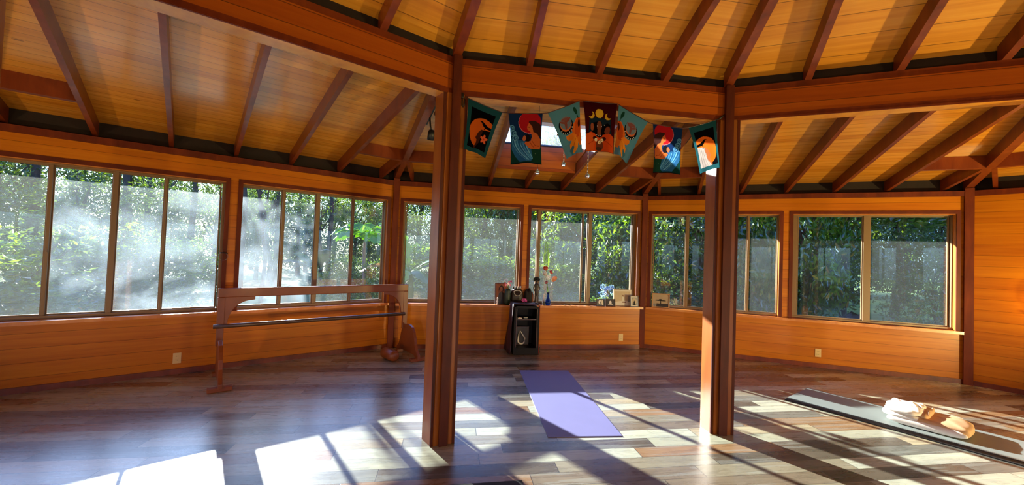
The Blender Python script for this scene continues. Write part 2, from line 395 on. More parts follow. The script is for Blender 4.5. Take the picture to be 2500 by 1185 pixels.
w = window(6, 2, *WOPEN[1], [(0.178, 0.94, C_, 0), (1.045, 1.873, D_, .018)], V)
num = 7
for i in (4, 5, 6, 7, 8, 10, 11):
    for a, b in WOPEN:
        s2 = (a + b) / 2; window(num, i, a, b, [(a + 0.08, s2 - 0.03, C_, 0), (s2 + 0.03, b - 0.08, C_, .018)], V); num += 1

# ------------------------------------------------------------------ roof: ceilings, rafters, hips, blocking
def ceil_poly(mb, quads, zf, th, m):
    for q in quads:
        lo = [(t, d, zf(d)) for t, d in q]; hi = [(t, d, zf(d) + th) for t, d in q]
        mb.hexa(lo + hi, m)
def trap(d0, d1): return [(-d0 * T15, d0), (d0 * T15, d0), (d1 * T15, d1), (-d1 * T15, d1)]
ZC = lambda d: zlo(d) + RD
ZU = lambda d: zup(d) + UD
EAVE = AP + 0.86
mb = MB(); ceil_poly(mb, [trap(4.56, EAVE)], ZC, 0.07, 'lower_ceiling_boards'); CL = mb.mesh('ceiling')
SK = (-0.575, 0.575, 5.75, 6.85)
mb = MB(); q = lambda d, s: s * d * T15
ceil_poly(mb, [trap(4.56, SK[2]), trap(SK[3], EAVE),
               [(q(SK[2], -1), SK[2]), (SK[0], SK[2]), (SK[0], SK[3]), (q(SK[3], -1), SK[3])],
               [(SK[1], SK[2]), (q(SK[2], 1), SK[2]), (q(SK[3], 1), SK[3]), (SK[1], SK[3])]], ZC, 0.07, 'lower_ceiling_boards'); CLS = mb.mesh('ceiling_sky')
mb = MB(); ceil_poly(mb, [trap(0.02, 4.56)], ZU, 0.07, 'upper_ceiling_boards'); CU = mb.mesh('ceiling_upper')
def rafter_mesh(d0, d1, zf, w, dep, m):
    mb = MB(); h = w / 2
    mb.hexa([(-h, d0, zf(d0)), (h, d0, zf(d0)), (h, d1, zf(d1)), (-h, d1, zf(d1)), (-h, d0, zf(d0) + dep), (h, d0, zf(d0) + dep), (h, d1, zf(d1) + dep), (-h, d1, zf(d1) + dep)], m)
    return mb.mesh('rafter')
D = 0.006   # let into the boards
RL = rafter_mesh(4.62, EAVE - 0.02, zlo, 0.042, RD + D, 'rafter_wood')
RJ = rafter_mesh(6.86, EAVE - 0.02, zlo, 0.042, RD + D, 'rafter_wood')
RLB = rafter_mesh(4.62, 5.745, zlo, 0.042, RD + D, 'rafter_wood')
RU0 = rafter_mesh(0.35, 4.50, zup, 0.05, UD + D, 'rafter_wood'); RU6 = rafter_mesh(2.30, 4.50, zup, 0.05, UD + D, 'rafter_wood')
HL = rafter_mesh(4.70, 8.66, lambda r: zlo(r * C15), 0.075, RD + 0.01, 'rafter_wood')
HU = rafter_mesh(0.14, 4.62, lambda r: zup(r * C15), 0.066, UD + 0.01, 'rafter_wood')
def hdr(d, t0, t1, zf, dep):
    mb = MB(); a, b = d - 0.02, d + 0.02
    mb.hexa([(t0, a, zf(a)), (t1, a, zf(a)), (t1, b, zf(b)), (t0, b, zf(b)), (t0, a, zf(a) + dep), (t1, a, zf(a) + dep), (t1, b, zf(b) + dep), (t0, b, zf(b) + dep)], 'rafter_wood')
    return mb.mesh('header')
HB1 = hdr(6.84, -6.84 * T15 + .035, -1.221, zlo, RD + D); HB2 = hdr(6.84, 1.221, 6.84 * T15 - .035, zlo, RD + D)
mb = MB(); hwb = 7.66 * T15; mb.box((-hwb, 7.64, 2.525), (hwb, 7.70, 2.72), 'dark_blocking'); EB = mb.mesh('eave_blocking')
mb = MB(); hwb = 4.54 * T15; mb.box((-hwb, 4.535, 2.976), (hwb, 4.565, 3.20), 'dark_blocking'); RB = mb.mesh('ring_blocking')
mb = MB(); hwf = (EAVE + 0.01) * T15; mb.box((-hwf, EAVE - 0.015, 2.30), (hwf, EAVE + 0.02, ZC(EAVE) + 0.075), 'rafter_wood'); FAS = mb.mesh('eave_fascia')
def put(me, i, t=0.0, name=None, ang=None):
    o = link(name, me); struct(o)
    a = bay_angle(i) if ang is None else ang
    o.rotation_euler.z = a; o.location = (t * math.cos(a), t * math.sin(a), 0); return o
for i in range(12):
    put(CLS if i == 1 else CL, i, 0, 'ceiling'); put(CU, i, 0, 'ceiling')
    for t in (-1.2, -0.6, 0.0, 0.6, 1.2):
        if i == 1 and t == 0.0: put(RJ, i, t, 'rafter'); put(RLB, i, t, 'rafter')
        else: put(RL, i, t, 'rafter')
    for t in (-1.8, 1.8): put(RJ, i, t, 'jack_rafter')
    put(HB1, i, 0, 'roof_header'); put(HB2, i, 0, 'roof_header')
    put(RU0, i, 0, 'rafter'); put(RU6, i, -0.6, 'rafter'); put(RU6, i, 0.6, 'rafter')
    put(HL, i, 0, 'hip_rafter', corner_angle(i) - PI / 2); put(HU, i, 0, 'hip_rafter', corner_angle(i) - PI / 2)
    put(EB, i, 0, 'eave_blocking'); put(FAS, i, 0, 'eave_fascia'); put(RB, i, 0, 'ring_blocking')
# skylight in the roof behind the bunting: a well with a splayed upper face
s0, s1, d0, d1 = SK[0] + .006, SK[1] - .006, SK[2] + .006, SK[3] - .008; GD = 6.24
zt = lambda d: ZC(d) + 0.20
sky = bpy.data.objects.new('window_%d' % num, None); COL.objects.link(sky); struct(sky); orient(sky, 1); sky['label'] = 'skylight over the bunting'
mb = MB()
mb.hexa([(s0, d1, zlo(d1)), (s1, d1, zlo(d1)), (s1, d1 + .025, zlo(d1)), (s0, d1 + .025, zlo(d1)), (s0, d1, zt(d1)), (s1, d1, zt(d1)), (s1, d1 + .025, zt(d1)), (s0, d1 + .025, zt(d1))], 'beam_boards')
for xa, xb in ((s0 - .003, s0), (s1, s1 + .003)):
    mb.prism([(d0 - .002, ZC(d0) - .004), (d1 + .002, ZC(d1) - .004), (d1 + .002, zt(d1) + .01), (GD, zt(GD) + .01), (d0 - .002, ZC(d0) + .03)], 'x', xa, xb, 'beam_boards')
mb.hexa([(s0, d0, ZC(d0)), (s1, d0, ZC(d0)), (s1, GD, zt(GD)), (s0, GD, zt(GD)), (s0, d0, ZC(d0) + .03), (s1, d0, ZC(d0) + .03), (s1, GD, zt(GD) + .03), (s0, GD, zt(GD) + .03)], 'beam_boards')
mb.build('well', sky)
mb = MB()
for a_, b_ in ((d1 - .006, d1 + .03), (GD - .03, GD + .004)):
    mb.hexa([(s0 - .02, a_, zt(a_)), (s1 + .02, a_, zt(a_)), (s1 + .02, b_, zt(b_)), (s0 - .02, b_, zt(b_)), (s0 - .02, a_, zt(a_) + .03), (s1 + .02, a_, zt(a_) + .03), (s1 + .02, b_, zt(b_) + .03), (s0 - .02, b_, zt(b_) + .03)], 'black_metal')
mb.build('frame', sky)
mb = MB()
for h in (0.012, 0.018): mb.add([(s0, GD, zt(GD) + h), (s1, GD, zt(GD) + h), (s1, d1, zt(d1) + h), (s0, d1, zt(d1) + h)], [(0, 1, 2, 3)], 'pane_skylight')
mb.build('pane', sky)

# ------------------------------------------------------------------ ring of posts and beams
mb = MB(); hb = 1.165
mb.box((-hb, AI - 0.004, 2.765), (hb, AI + 0.15, 2.976), 'beam_boards')
mb.box((-hb, AI - 0.012, 2.728), (hb, AI + 0.004, 2.768), 'redwood_trim'); mb.box((-hb, AI + 0.004, 2.735), (hb, AI + 0.15, 2.765), 'soffit_wood')
mb.box((-hb, AI - 0.016, 2.733), (hb, AI - 0.012, 2.741), 'redwood_trim')
mb.box((-hb, AI + 0.006, 2.976), (hb, AI + 0.15, 3.03), 'rafter_wood')
BEAM = mb.mesh('beam')
for i in range(12): put(BEAM, i, 0, 'beam')
mb = MB()
mb.box((-0.033, RI - 0.055, 0), (0.033, RI + 0.14, 3.03), 'post_redwood')
for sgn in (-1, 1):
    M = Matrix.Rotation(sgn * PI / 12, 4, 'Z')     # the neighbouring bay, seen from the corner
    # in bay coordinates the post end of the bay is at t = -sgn*hw (hw = AI*T15)
    hw = AI * T15
    t_in, t_out = hw - 0.092, hw - 0.022
    def bx(t0, t1, a, b, m):
        tt = sorted((-sgn * t0, -sgn * t1)); mb.box((tt[0], a, 0), (tt[1], b, 2.735), m, Mb)
    Mb = Matrix.Rotation(sgn * -PI / 12, 4, 'Z')
    bx(t_in, t_out, AI, AI + 0.15, 'casing_wood')
    bx(t_in + 0.018, t_out + 0.006, AI - 0.012, AI, 'casing_wood')
    bx(t_in - 0.008, t_in + 0.012, AI - 0.006, AI + 0.006, 'post_redwood')
POST = mb.mesh('post')
for i in range(12):
    o = struct(link('post', POST)); o.rotation_euler.z = corner_angle(i) - PI / 2
mb = MB(); mb.lathe([(0.22, 4.86), (0.22, 5.12)], 'rafter_wood', 12); struct(mb.build('beam_hub'))

# ------------------------------------------------------------------ outlets
def outlet(i, t, z, label, d=AP):
    o = MB(); o.box((-0.036, -0.006, -0.058), (0.036, 0, 0.058), 'outlet_plastic'); 
    for dz in (-0.022, 0.022): o.box((-0.017, -0.009, dz - 0.014), (0.017, -0.005, dz + 0.014), 'outlet_plastic')
    for dz in (-0.022, 0.022):
        for dx in (-0.007, 0.007): o.box((dx - 0.0015, -0.0095, dz - 0.006), (dx + 0.0015, -0.0085, dz + 0.006), 'dark_slot')
    ob = o.build('wall_outlet', None, 0.002); ob.location = L(i, t, d, z); ob.rotation_euler.z = bay_angle(i); tag(ob, label, 'outlet')
outlet(0, -0.447, 0.175, 'pale wall outlet under the dusty four-pane window, behind the barre')
outlet(1, 1.62, 0.186, 'ivory wall outlet below the row of small photo frames', 7.455)
outlet(2, 0.417, 0.208, 'ivory wall outlet low on the sunny wall beyond the second post')

# ------------------------------------------------------------------ loose objects
plain('mat_purple', lin((114, 114, 166)), 0.6, noise=0.06, nscale=5)
plain('mat_grey', lin((122, 132, 130)), 0.45, noise=0.06, nscale=6)
plain('white_cloth', lin((236, 226, 216)), 0.9, noise=0.05, nscale=60)
plain('beige_fleece', lin((206, 164, 122)), 0.95, noise=0.14, nscale=40)
plain('cabinet_black', lin((16, 8, 9)), 0.45, spec=0.2)
plain('shawl_plum', lin((54, 18, 26)), 0.55, noise=0.3, nscale=25)
plain('scarf_red', lin((170, 40, 24)), 0.8)
plain('dark_bronze', lin((44, 27, 20)), 0.42, noise=0.4, nscale=40)
plain('dark_fur', lin((26, 17, 14)), 0.75, noise=0.5, nscale=60)
plain('rust', lin((120, 58, 28)), 0.6, noise=0.3, nscale=40)
plain('pearl', lin((226, 214, 204)), 0.25)
plain('frame_dark', lin((60, 20, 14)), 0.35, coat=0.3)
plain('frame_pine', lin((206, 150, 92)), 0.4)
plain('frame_pale', lin((226, 196, 150)), 0.5)
plain('photo_mat', lin((226, 216, 200)), 0.6)
plain('photo_dark', lin((48, 36, 32)), 0.4, noise=0.4, nscale=24)
plain('photo_sepia', lin((196, 168, 130)), 0.4, noise=0.2, nscale=14)
plain('photo_grey', lin((150, 146, 138)), 0.4, noise=0.3, nscale=18)
plain('skin_brown', lin((130, 78, 50)), 0.5)
plain('petal_pink', lin((222, 120, 140)), 0.5)
plain('petal_magenta', lin((190, 70, 140)), 0.5)
plain('petal_white', lin((238, 228, 220)), 0.5)
plain('petal_red', lin((190, 60, 34)), 0.35, coat=0.3)
plain('petal_peach', lin((228, 150, 120)), 0.4)
plain('stem_green', lin((110, 130, 50)), 0.5)
plain('dark_green', lin((30, 44, 26)), 0.4)
plain('twig', lin((96, 70, 50)), 0.8)
def glassy(name, col, rough=0.03):
    s = NT(name); b = s.pbr(col, rough); b.inputs['Transmission Weight'].default_value = 0.92; b.inputs['IOR'].default_value = 1.45
glassy('blue_glass', lin((40, 120, 230))); glassy('clear_glass', (0.95, 0.97, 0.98)); glassy('crystal', (0.97, 0.97, 0.98), 0.01)

def unit(ob, dm, s=1): return ob
# yoga mats
def mat_obj(name, cx, cy, ang, w, l, th, z, m, label, cat='yoga mat'):
    b = MB(); b.box((-w / 2, -l / 2, 0), (w / 2, l / 2, th), m); o = b.build(name, None, min(0.002, th / 3)); o.location = (cx, cy, z); o.rotation_euler.z = ang
    return tag(o, label, cat)
mat_obj('yoga_mat', 0.023, 5.38, -math.atan2(0.085, 1.83), 0.63, 1.83, 0.006, 0.0005, 'mat_purple', 'lavender purple yoga mat lying on the floor between the two inner posts')
mv = Vector((0.462, -0.887, 0)); cv = Vector((0.887, 0.462, 0)); A0 = Vector((2.48, 5.15, 0)); am = math.atan2(-0.887, 0.462) + PI / 2
c = A0 + mv * 0.95 + cv * 0.31
mat_obj('yoga_mat', c.x, c.y, am, 0.62, 1.90, 0.010, 0.0005, 'black_rubber', 'black yoga mat lying underneath the grey mat with the blanket')
c = A0 + mv * 0.93 + cv * (0.305 + 0.085)
mat_obj('yoga_mat', c.x, c.y, am, 0.61, 1.86, 0.005, 0.0108, 'mat_grey', 'grey yoga mat on top of a black one, carrying a folded blanket')
mat_obj('yoga_mat', -0.945, 2.965, 0.02, 0.61, 1.83, 0.008, 0.0005, 'black_rubber', 'black yoga mat whose far edge shows at the bottom of the picture')

# folded blanket on the grey mat
def cushion(mb, c, half, m, M=None, ex=4.0, ey=3.0, n=26, wob=0.0, seed=0):
    vs = []; rings = 14
    rg = np.random.default_rng(seed); ph = rg.uniform(0, 6, 6)
    for k in range(rings + 1):
        th = -PI / 2 + PI * k / rings; cz, sz = math.cos(th), math.sin(th)
        cz_ = abs(cz) ** (2 / ey); sz_ = math.copysign(abs(sz) ** (2 / ey), sz)
        for q in range(n):
            a = 2 * PI * q / n; ca, sa = math.cos(a), math.sin(a)
            x = math.copysign(abs(ca) ** (2 / ex), ca) * cz_; y = math.copysign(abs(sa) ** (2 / ex), sa) * cz_
            wv = wob * (math.sin(5 * x + ph[0]) + math.sin(7 * y + ph[1]) + math.sin(9 * x + 6 * y + ph[2]))
            vs.append((c[0] + half[0] * x * (1 + wv * .3), c[1] + half[1] * y * (1 + wv * .3), c[2] + half[2] * sz_ + (half[2] * wv if sz > 0 else 0)))
    fs = [(k * n + q, k * n + (q + 1) % n, (k + 1) * n + (q + 1) % n, (k + 1) * n + q) for k in range(rings) for q in range(n)]
    mb.add(vs, fs, m, True, M)
bl = empty('folded_blanket', 'thick white blanket folded over a beige fleece, on the grey yoga mat', 'blanket', A0 + mv * 0.86 + cv * 0.20 + Vector((0, 0, 0.0165)), math.atan2(-0.887, 0.462))
# local x along the mat (towards the camera), local y across it
b = MB(); cushion(b, (0.22, 0.21, 0.052), (0.25, 0.205, 0.052), 'beige_fleece', ex=6, ey=3.5, wob=0.07, seed=3); subdiv(b.build('fleece', bl), 1)
b = MB()
cushion(b, (0.185, 0.03, 0.036), (0.265, 0.042, 0.036), 'white_cloth', ex=5, ey=2.4, wob=0.06, seed=5)
cushion(b, (0.03, 0.20, 0.078), (0.150, 0.220, 0.038), 'white_cloth', ex=4, ey=2.6, wob=0.10, seed=8)
cushion(b, (0.03, 0.19, 0.122), (0.138, 0.20, 0.032), 'white_cloth', ex=4, ey=2.4, wob=0.14, seed=9)
cushion(b, (0.07, 0.24, 0.146), (0.08, 0.12, 0.018), 'white_cloth', ex=3, ey=2.2, wob=0.2, seed=12)
subdiv(b.build('blanket_fold', bl), 1)
b = MB(); cushion(b, (0.165, 0.22, 0.108), (0.045, 0.18, 0.028), 'beige_fleece', ex=4, ey=2.4, wob=0.12, seed=14); subdiv(b.build('fleece_turnover', bl), 1)

# portable barre in front of the left wall
ba = empty('ballet_barre', 'freestanding wooden barre with a dark lower rail, in front of the left windows', 'barre', L(0, 0.95, 7.12, 0), bay_angle(0))
X0, X1, O = -0.127, 2.080, 0.95
b = MB(); b.box((X0 - O, -0.022, 0.889), (X1 - O, 0.022, 0.990), 'barre_wood'); b.build('top_rail', ba, 0.008)
for x0, x1 in ((X0, X0 + 0.066), (X1 - 0.066, X1)):
    b = MB(); b.box((x0 - O, -0.022, 0.36), (x1 - O, 0.022, 0.889), 'barre_wood'); b.build('leg', ba, 0.004)
def brk():
    pts = [(0.0, 0.892), (0.283, 0.892), (0.283, 0.857), (0.254, 0.852)]
    for k in range(1, 9):
        a = PI / 2 * k / 8; pts.append((0.254 - 0.222 * math.sin(a), 0.852 - 0.254 * (1 - math.cos(a))))
    return pts + [(0.0, 0.572)]
b = MB(); b.prism([(X0 + 0.064 + u - O, v) for u, v in brk()], 'y', -0.017, 0.017, 'barre_wood'); b.build('corner_bracket', ba, 0.003)
b = MB(); b.prism([(X1 - 0.064 - u - O, v) for u, v in brk()], 'y', -0.017, 0.017, 'barre_wood'); b.build('corner_bracket', ba, 0.003)
b = MB(); b.tube([(X0 - 0.03 - O, -0.03, 0.577), (X1 - 0.045 - O, -0.03, 0.572)], 0.0235, 'barre_bar', 16); b.build('lower_rail', ba)
for xc in (X0 + 0.033, X1 - 0.033):
    pts = []
    for y, z in ((0.35, 0.03), (0.35, 0.075), (0.285, 0.13), (0.245, 0.20), (0.22, 0.29), (0.185, 0.36), (0.125, 0.42), (0.04, 0.445)): pts.append((y - 0.16, z))
    pts = pts + [(-0.32 - y, z) for y, z in reversed(pts)] + [(-0.43, 0.03), (-0.38, 0.065), (0.06, 0.065), (0.11, 0.03)]
    b = MB(); b.prism(pts, 'x', xc - 0.019 - O, xc + 0.019 - O, 'barre_wood'); b.build('foot_panel', ba, 0.004)
    for y, hw_ in ((-0.46, 0.105), (0.13, 0.045)):
        b = MB(); b.box((xc - hw_ - O, y - 0.035, 0.0), (xc + hw_ - O, y + 0.035, 0.042), 'barre_wood'); b.build('foot', ba, 0.006)
b = MB(); b.tube([(0, -0.16, 0.075), (0, -0.15, 0.075), (0, -0.12, 0.075), (0, 0.12, 0.075), (0, 0.15, 0.075), (0, 0.16, 0.075)], [0.035, 0.058, 0.072, 0.074, 0.060, 0.035], 'barre_wood', 18)
o = b.build('wood_block'); o.location = L(0, 1.76, 6.90, 0.0); o.rotation_euler.z = bay_angle(0) + 0.1; tag(o, 'rounded tan wooden block on the floor by the far foot of the barre', 'block')

# hook with a ring between the left windows
rt_ = empty('ring_hook', 'small dark hook with a thin wire ring between the two left windows', 'hook', L(0, -0.078, 7.545, 1.37), bay_angle(0))
b = MB(); b.tube([(-0.035, 0.0, 0.0), (-0.02, -0.015, 0.002), (0.02, -0.018, 0.0), (0.045, -0.02, -0.006)], [0.004, 0.007, 0.007, 0.004], 'black_metal', 8); b.build('hook', rt_)
b = MB(); b.tube([(0.046 * math.cos(2 * PI * k / 28), -0.02 + 0.01 * math.sin(2 * PI * k / 28), -0.042 + 0.044 * math.sin(2 * PI * k / 28)) for k in range(28)], 0.0024, 'steel', 6, closed=True); b.build('ring', rt_)

# altar cabinet below the back sill
cb = empty('altar_cabinet', 'narrow black open-fronted cabinet standing against the wall below the back windows', 'cabinet', (-0.022, 7.085, 0))
b = MB()
def rr(w, h, r, n=6):
    pts = [(-w, 0.0), (w, 0.0)]
    for cx_, a0 in ((w - r, 0), (-(w - r), PI / 2)):
        for k in range(n + 1): a = a0 + PI / 2 * k / n; pts.append((cx_ + r * math.cos(a), h - r + r * math.sin(a)))
    return pts
outer = rr(0.19, 0.715, 0.05); inn = [(u * 0.78 - 0.0, 0.10 + v * 0.81) for u, v in rr(0.19, 0.715, 0.03)]
# hollow shell: outer ring, front rim, inner ring, back
n = len(outer); vs = [(u, 0, v) for u, v in outer] + [(u, 0.34, v) for u, v in outer] + [(u, 0, v) for u, v in inn] + [(u, 0.31, v) for u, v in inn]
fs = []
for k in range(n):
    j = (k + 1) % n
    fs += [(k, j, n + j, n + k), (k, 2 * n + k, 2 * n + j, j), (2 * n + k, 3 * n + k, 3 * n + j, 2 * n + j)]
fs += [tuple(range(n, 2 * n)), tuple(range(3 * n, 4 * n))]
b.add(vs, fs, 'cabinet_black'); b.build('body', cb, 0.003)
b = MB(); b.box((-0.148, 0.012, 0.510), (0.148, 0.31, 0.522), 'frame_dark'); b.build('shelf', cb, 0.002)
for x in (-0.155, 0.155):
    b = MB(); b.box((x - 0.006, -0.006, 0.11), (x + 0.006, 0.006, 0.67), 'frame_dark'); b.build('front_post', cb, 0.002)
b = MB(); b.box((-0.033, -0.02, 0), (0.033, 0.02, 0.012), 'white_cloth'); b.box((-0.012, -0.006, 0.012), (0.012, 0.006, 0.020), 'petal_pink')
o = b.build('card_stack'); o.location = (-0.114, 7.16, 0.5225); tag(o, 'little stack of pale cards on the cabinet shelf', 'cards')
b = MB(); b.box((-0.03, -0.01, 0), (0.03, 0.01, 0.016), 'photo_grey'); o = b.build('incense_box', None, 0.002); o.location = (-0.02, 7.19, 0.5225); tag(o, 'small grey box beside the pale cards on the cabinet shelf', 'box')
pc = empty('framed_print', 'dark framed print leaning inside the bottom of the black cabinet', 'picture', (-0.045, 7.30, 0.1005))
b = MB(); b.box((-0.105, 0, 0), (0.105, 0.012, 0.275), 'frame_dark'); b.build('frame', pc, 0.002)
b = MB(); b.box((-0.095, -0.003, 0.01), (0.095, -0.0005, 0.265), 'photo_dark'); b.build('print', pc)
b = MB(); P_ = [(-0.035, 0.235), (0.0, 0.17), (0.035, 0.125), (0.06, 0.085), (0.045, 0.04), (0.015, 0.012), (-0.035, 0.02), (-0.06, 0.045), (-0.055, 0.10), (-0.045, 0.16)]
b.tube([(u, 0, v) for u, v in P_], [0.008, 0.01, 0.013, 0.015, 0.016, 0.015, 0.015, 0.013, 0.011, 0.009], 'pearl', 8, closed=True)
o = subdiv(b.build('shell_garland'), 1); o.location = (-0.055, 7.275, 0.104); tag(o, 'pale drop-shaped garland standing in front of the dark framed print', 'garland')
# shawls hanging beside the cabinet
def sheet(name, rows, th, m, label, cat):
    """rows: list of rows of 3-D points"""
    b = MB(); nr, nc = len(rows), len(rows[0]); vs = [p for r in rows for p in r]
    fs = [(r * nc + q, r * nc + q + 1, (r + 1) * nc + q + 1, (r + 1) * nc + q) for r in range(nr - 1) for q in range(nc - 1)]
    b.add(vs, fs, m, True); o = b.build(name); md = o.modifiers.new('thick', 'SOLIDIFY'); md.thickness = th; md.offset = 0
    return tag(o, label, cat)
rows = []
for k in range(13):
    f = k / 12; z = 0.742 - 0.73 * f if k else 0.742
    rows.append([(-0.218 - 0.05 * f - 0.012 * math.sin(q * 1.3 + k * .4) - 0.03 * f * (q / 8), 7.075 + 0.05 * q - 0.02 * math.sin(k * 0.7), z) for q in range(8)])
rows.insert(0, [(-0.12, 7.10 + 0.045 * q, 0.738 + 0.006 * math.sin(q)) for q in range(8)])
rows.insert(0, [(0.13, 7.10 + 0.045 * q, 0.734 + 0.006 * math.sin(q * 2)) for q in range(8)])
sheet('shawl', rows, 0.006, 'shawl_plum', 'dark plum shawl draped over the left side of the black cabinet', 'shawl')
rows = [[(0.1815 + 0.010 * q * (k / 4) , 7.13 + 0.03 * q, 0.715 - 0.1775 * k) for q in range(4)] for k in range(5)]
sheet('scarf', rows, 0.004, 'scarf_red', 'red scarf hanging down the right side of the black cabinet', 'scarf')
b = MB(); b.box((-0.028, -0.05, 0), (0.028, 0.05, 0.07), 'dark_green'); o = b.build('incense_box', None, 0.004); o.location = (0.205, 7.30, 0.0005); tag(o, 'small dark box on the floor right beside the black cabinet', 'box')

ZL = 0.6805
def photo_frame(x, d, w, h, bw, fm, label, tilt=0.12, i=1, art=None, mat=0.0, rz=0.0, z=ZL):
    r = empty('photo_frame', label, 'photo frame', L(i, x, d, z), bay_angle(i) + rz)
    ph = bpy.data.objects
    M = Matrix.Rotation(-tilt, 4, 'X')
    b = MB()
    for a, e in (((-w / 2, 0, 0), (w / 2, 0.016, bw)), ((-w / 2, 0, h - bw), (w / 2, 0.016, h)), ((-w / 2, 0, bw), (-w / 2 + bw, 0.016, h - bw)), ((w / 2 - bw, 0, bw), (w / 2, 0.016, h - bw))): b.box(a, e, fm, M)
    b.box((-w / 2 + .003, 0.016, .003), (w / 2 - .003, 0.020, h - .003), 'photo_dark', M)
    b.prism([(0.019, h * .6), (0.019 + h * .34, 0.003 - h*.04*0), (0.019 + h * .30, 0.003)], 'x', -0.012, 0.012, 'photo_dark')
    b.build('frame', r, 0.0015)
    b = MB(); y = 0.008; iw, ih = w / 2 - bw, h - bw
    if mat: b.box((-iw, y, bw), (iw, y + 0.004, ih), 'photo_mat', M)
    a, c0, c1 = iw - mat, bw + mat, ih - mat
    base, shapes = art
    b.box((-a, y - 0.001, c0), (a, y + 0.004, c1), base, M)
    for k, (pts, m) in enumerate(shapes):
        b.prism([(-a + u * 2 * a, c0 + v * (c1 - c0)) for u, v in pts], 'y', y - 0.0016 - 0.0004 * k, y - 0.0005, m, M)
    b.build('photograph', r)
    return r
def ell(cx, cy, rx, ry, n=18): return [(cx + rx * math.cos(2 * PI * k / n), cy + ry * math.sin(2 * PI * k / n)) for k in range(n)]
photo_frame(-0.345, 7.53, 0.225, 0.335, 0.012, 'frame_dark', 'tall dark framed portrait of a person in a brown robe, on the back sill', 0.10, 1,
            ('rust', [(ell(0.48, 0.30, 0.32, 0.45), 'skin_brown'), ([(0.1, 0), (0.9, 0), (0.72, 0.5), (0.5, 0.6), (0.28, 0.5)], 'photo_dark'), (ell(0.48, 0.74, 0.19, 0.17), 'dark_fur'), (ell(0.46, 0.70, 0.13, 0.14), 'skin_brown')]), rz=0.1)
photo_frame(1.282, 7.50, 0.155, 0.115, 0.010, 'frame_dark', 'small dark framed photo of white petals, next to a twin of lotus shape', 0.14, 1,
            ('photo_dark', [(ell(0.42, 0.55, 0.2, 0.38), 'petal_white'), (ell(0.58, 0.45, 0.12, 0.3), 'photo_dark'), (ell(0.74, 0.5, 0.12, 0.45), 'photo_mat')]), rz=0.15)
photo_frame(1.447, 7.50, 0.165, 0.118, 0.010, 'frame_dark', 'small dark framed photo of a pale lotus flower', 0.14, 1,
            ('photo_dark', [([(0.3, 0.2), (0.7, 0.2), (0.62, 0.45), (0.66, 0.6), (0.55, 0.8), (0.45, 0.8), (0.34, 0.6), (0.38, 0.45)], 'petal_white'), ([(0.22, 0.15), (0.78, 0.15), (0.7, 0.3), (0.3, 0.3)], 'photo_mat')]), rz=-0.1)
photo_frame(1.685, 7.545, 0.325, 0.272, 0.008, 'frame_pale', 'large pale framed picture of a figure by the sea, on the back sill', 0.10, 1,
            ('photo_sepia', [([(0, 0), (1, 0), (1, 0.22), (0.5, 0.28), (0, 0.18)], 'photo_mat'), ([(0.45, 0.2), (0.58, 0.2), (0.56, 0.55), (0.47, 0.62)], 'photo_mat'), (ell(0.515, 0.66, 0.04, 0.06), 'skin_brown'), (ell(0.58, 0.16, 0.16, 0.05), 'skin_brown'), ([(0.82, 0.2), (1, 0.15), (1, 0.7), (0.85, 0.6)], 'photo_grey')]), mat=0.022)
photo_frame(1.845, 7.455, 0.150, 0.182, 0.011, 'frame_dark', 'small dark upright frame with a white mount, in front of the large pale picture', 0.12, 1,
            ('photo_grey', [(ell(0.5, 0.5, 0.42, 0.38), 'photo_sepia'), ([(0.3, 0), (0.75, 0), (0.62, 0.45), (0.5, 0.62), (0.36, 0.4)], 'dark_fur')]), mat=0.016)
photo_frame(-1.735, 7.545, 0.275, 0.235, 0.017, 'frame_pine', 'light pine framed photo of a bonsai silhouette, on the sill of the right wall', 0.12, 2,
            ('photo_sepia', [([(0.22, 0.0), (0.98, 0.0), (0.98, 0.26), (0.24, 0.26)], 'photo_dark'), ([(0.47, 0.2), (0.53, 0.2), (0.52, 0.5), (0.48, 0.5)], 'dark_fur'), (ell(0.36, 0.52, 0.22, 0.05), 'dark_fur'), (ell(0.64, 0.5, 0.2, 0.04), 'dark_fur'), (ell(0.48, 0.57, 0.10, 0.05), 'dark_fur'), (ell(0.12, 0.12, 0.09, 0.12), 'photo_grey')]))
# small things on the sill
b = MB(); b.lathe([(0.014, 0), (0.016, 0.01), (0.010, 0.03), (0.015, 0.055), (0.008, 0.078), (0.012, 0.09), (0.012, 0.104), (0.004, 0.114)], 'pearl', 12)
o = b.build('figurine'); o.location = (-0.42, 7.46, ZL); tag(o, 'tiny pale figurine in front of the tall dark portrait', 'figurine')
vs_ = empty('orchid_vase', 'dark green jar of pink and white orchids before the tall portrait', 'flowers', (-0.265, 7.47, ZL))
b = MB(); b.lathe([(0.035, 0), (0.048, 0.03), (0.052, 0.14), (0.046, 0.22), (0.040, 0.25), (0.036, 0.25), (0.036, 0.235)], 'dark_green', 18); b.build('jar', vs_)
b = MB()
for k in range(5): b.tube([(0.01 * math.cos(k), 0.01 * math.sin(k), 0.2), (0.02 * math.cos(k * 1.3), 0.02 * math.sin(k * 1.3), 0.29), (-0.05 + 0.03 * k, 0.01 * math.sin(k * 2), 0.33 + 0.012 * (k % 3))], 0.002, 'stem_green', 6)
b.build('stems', vs_)
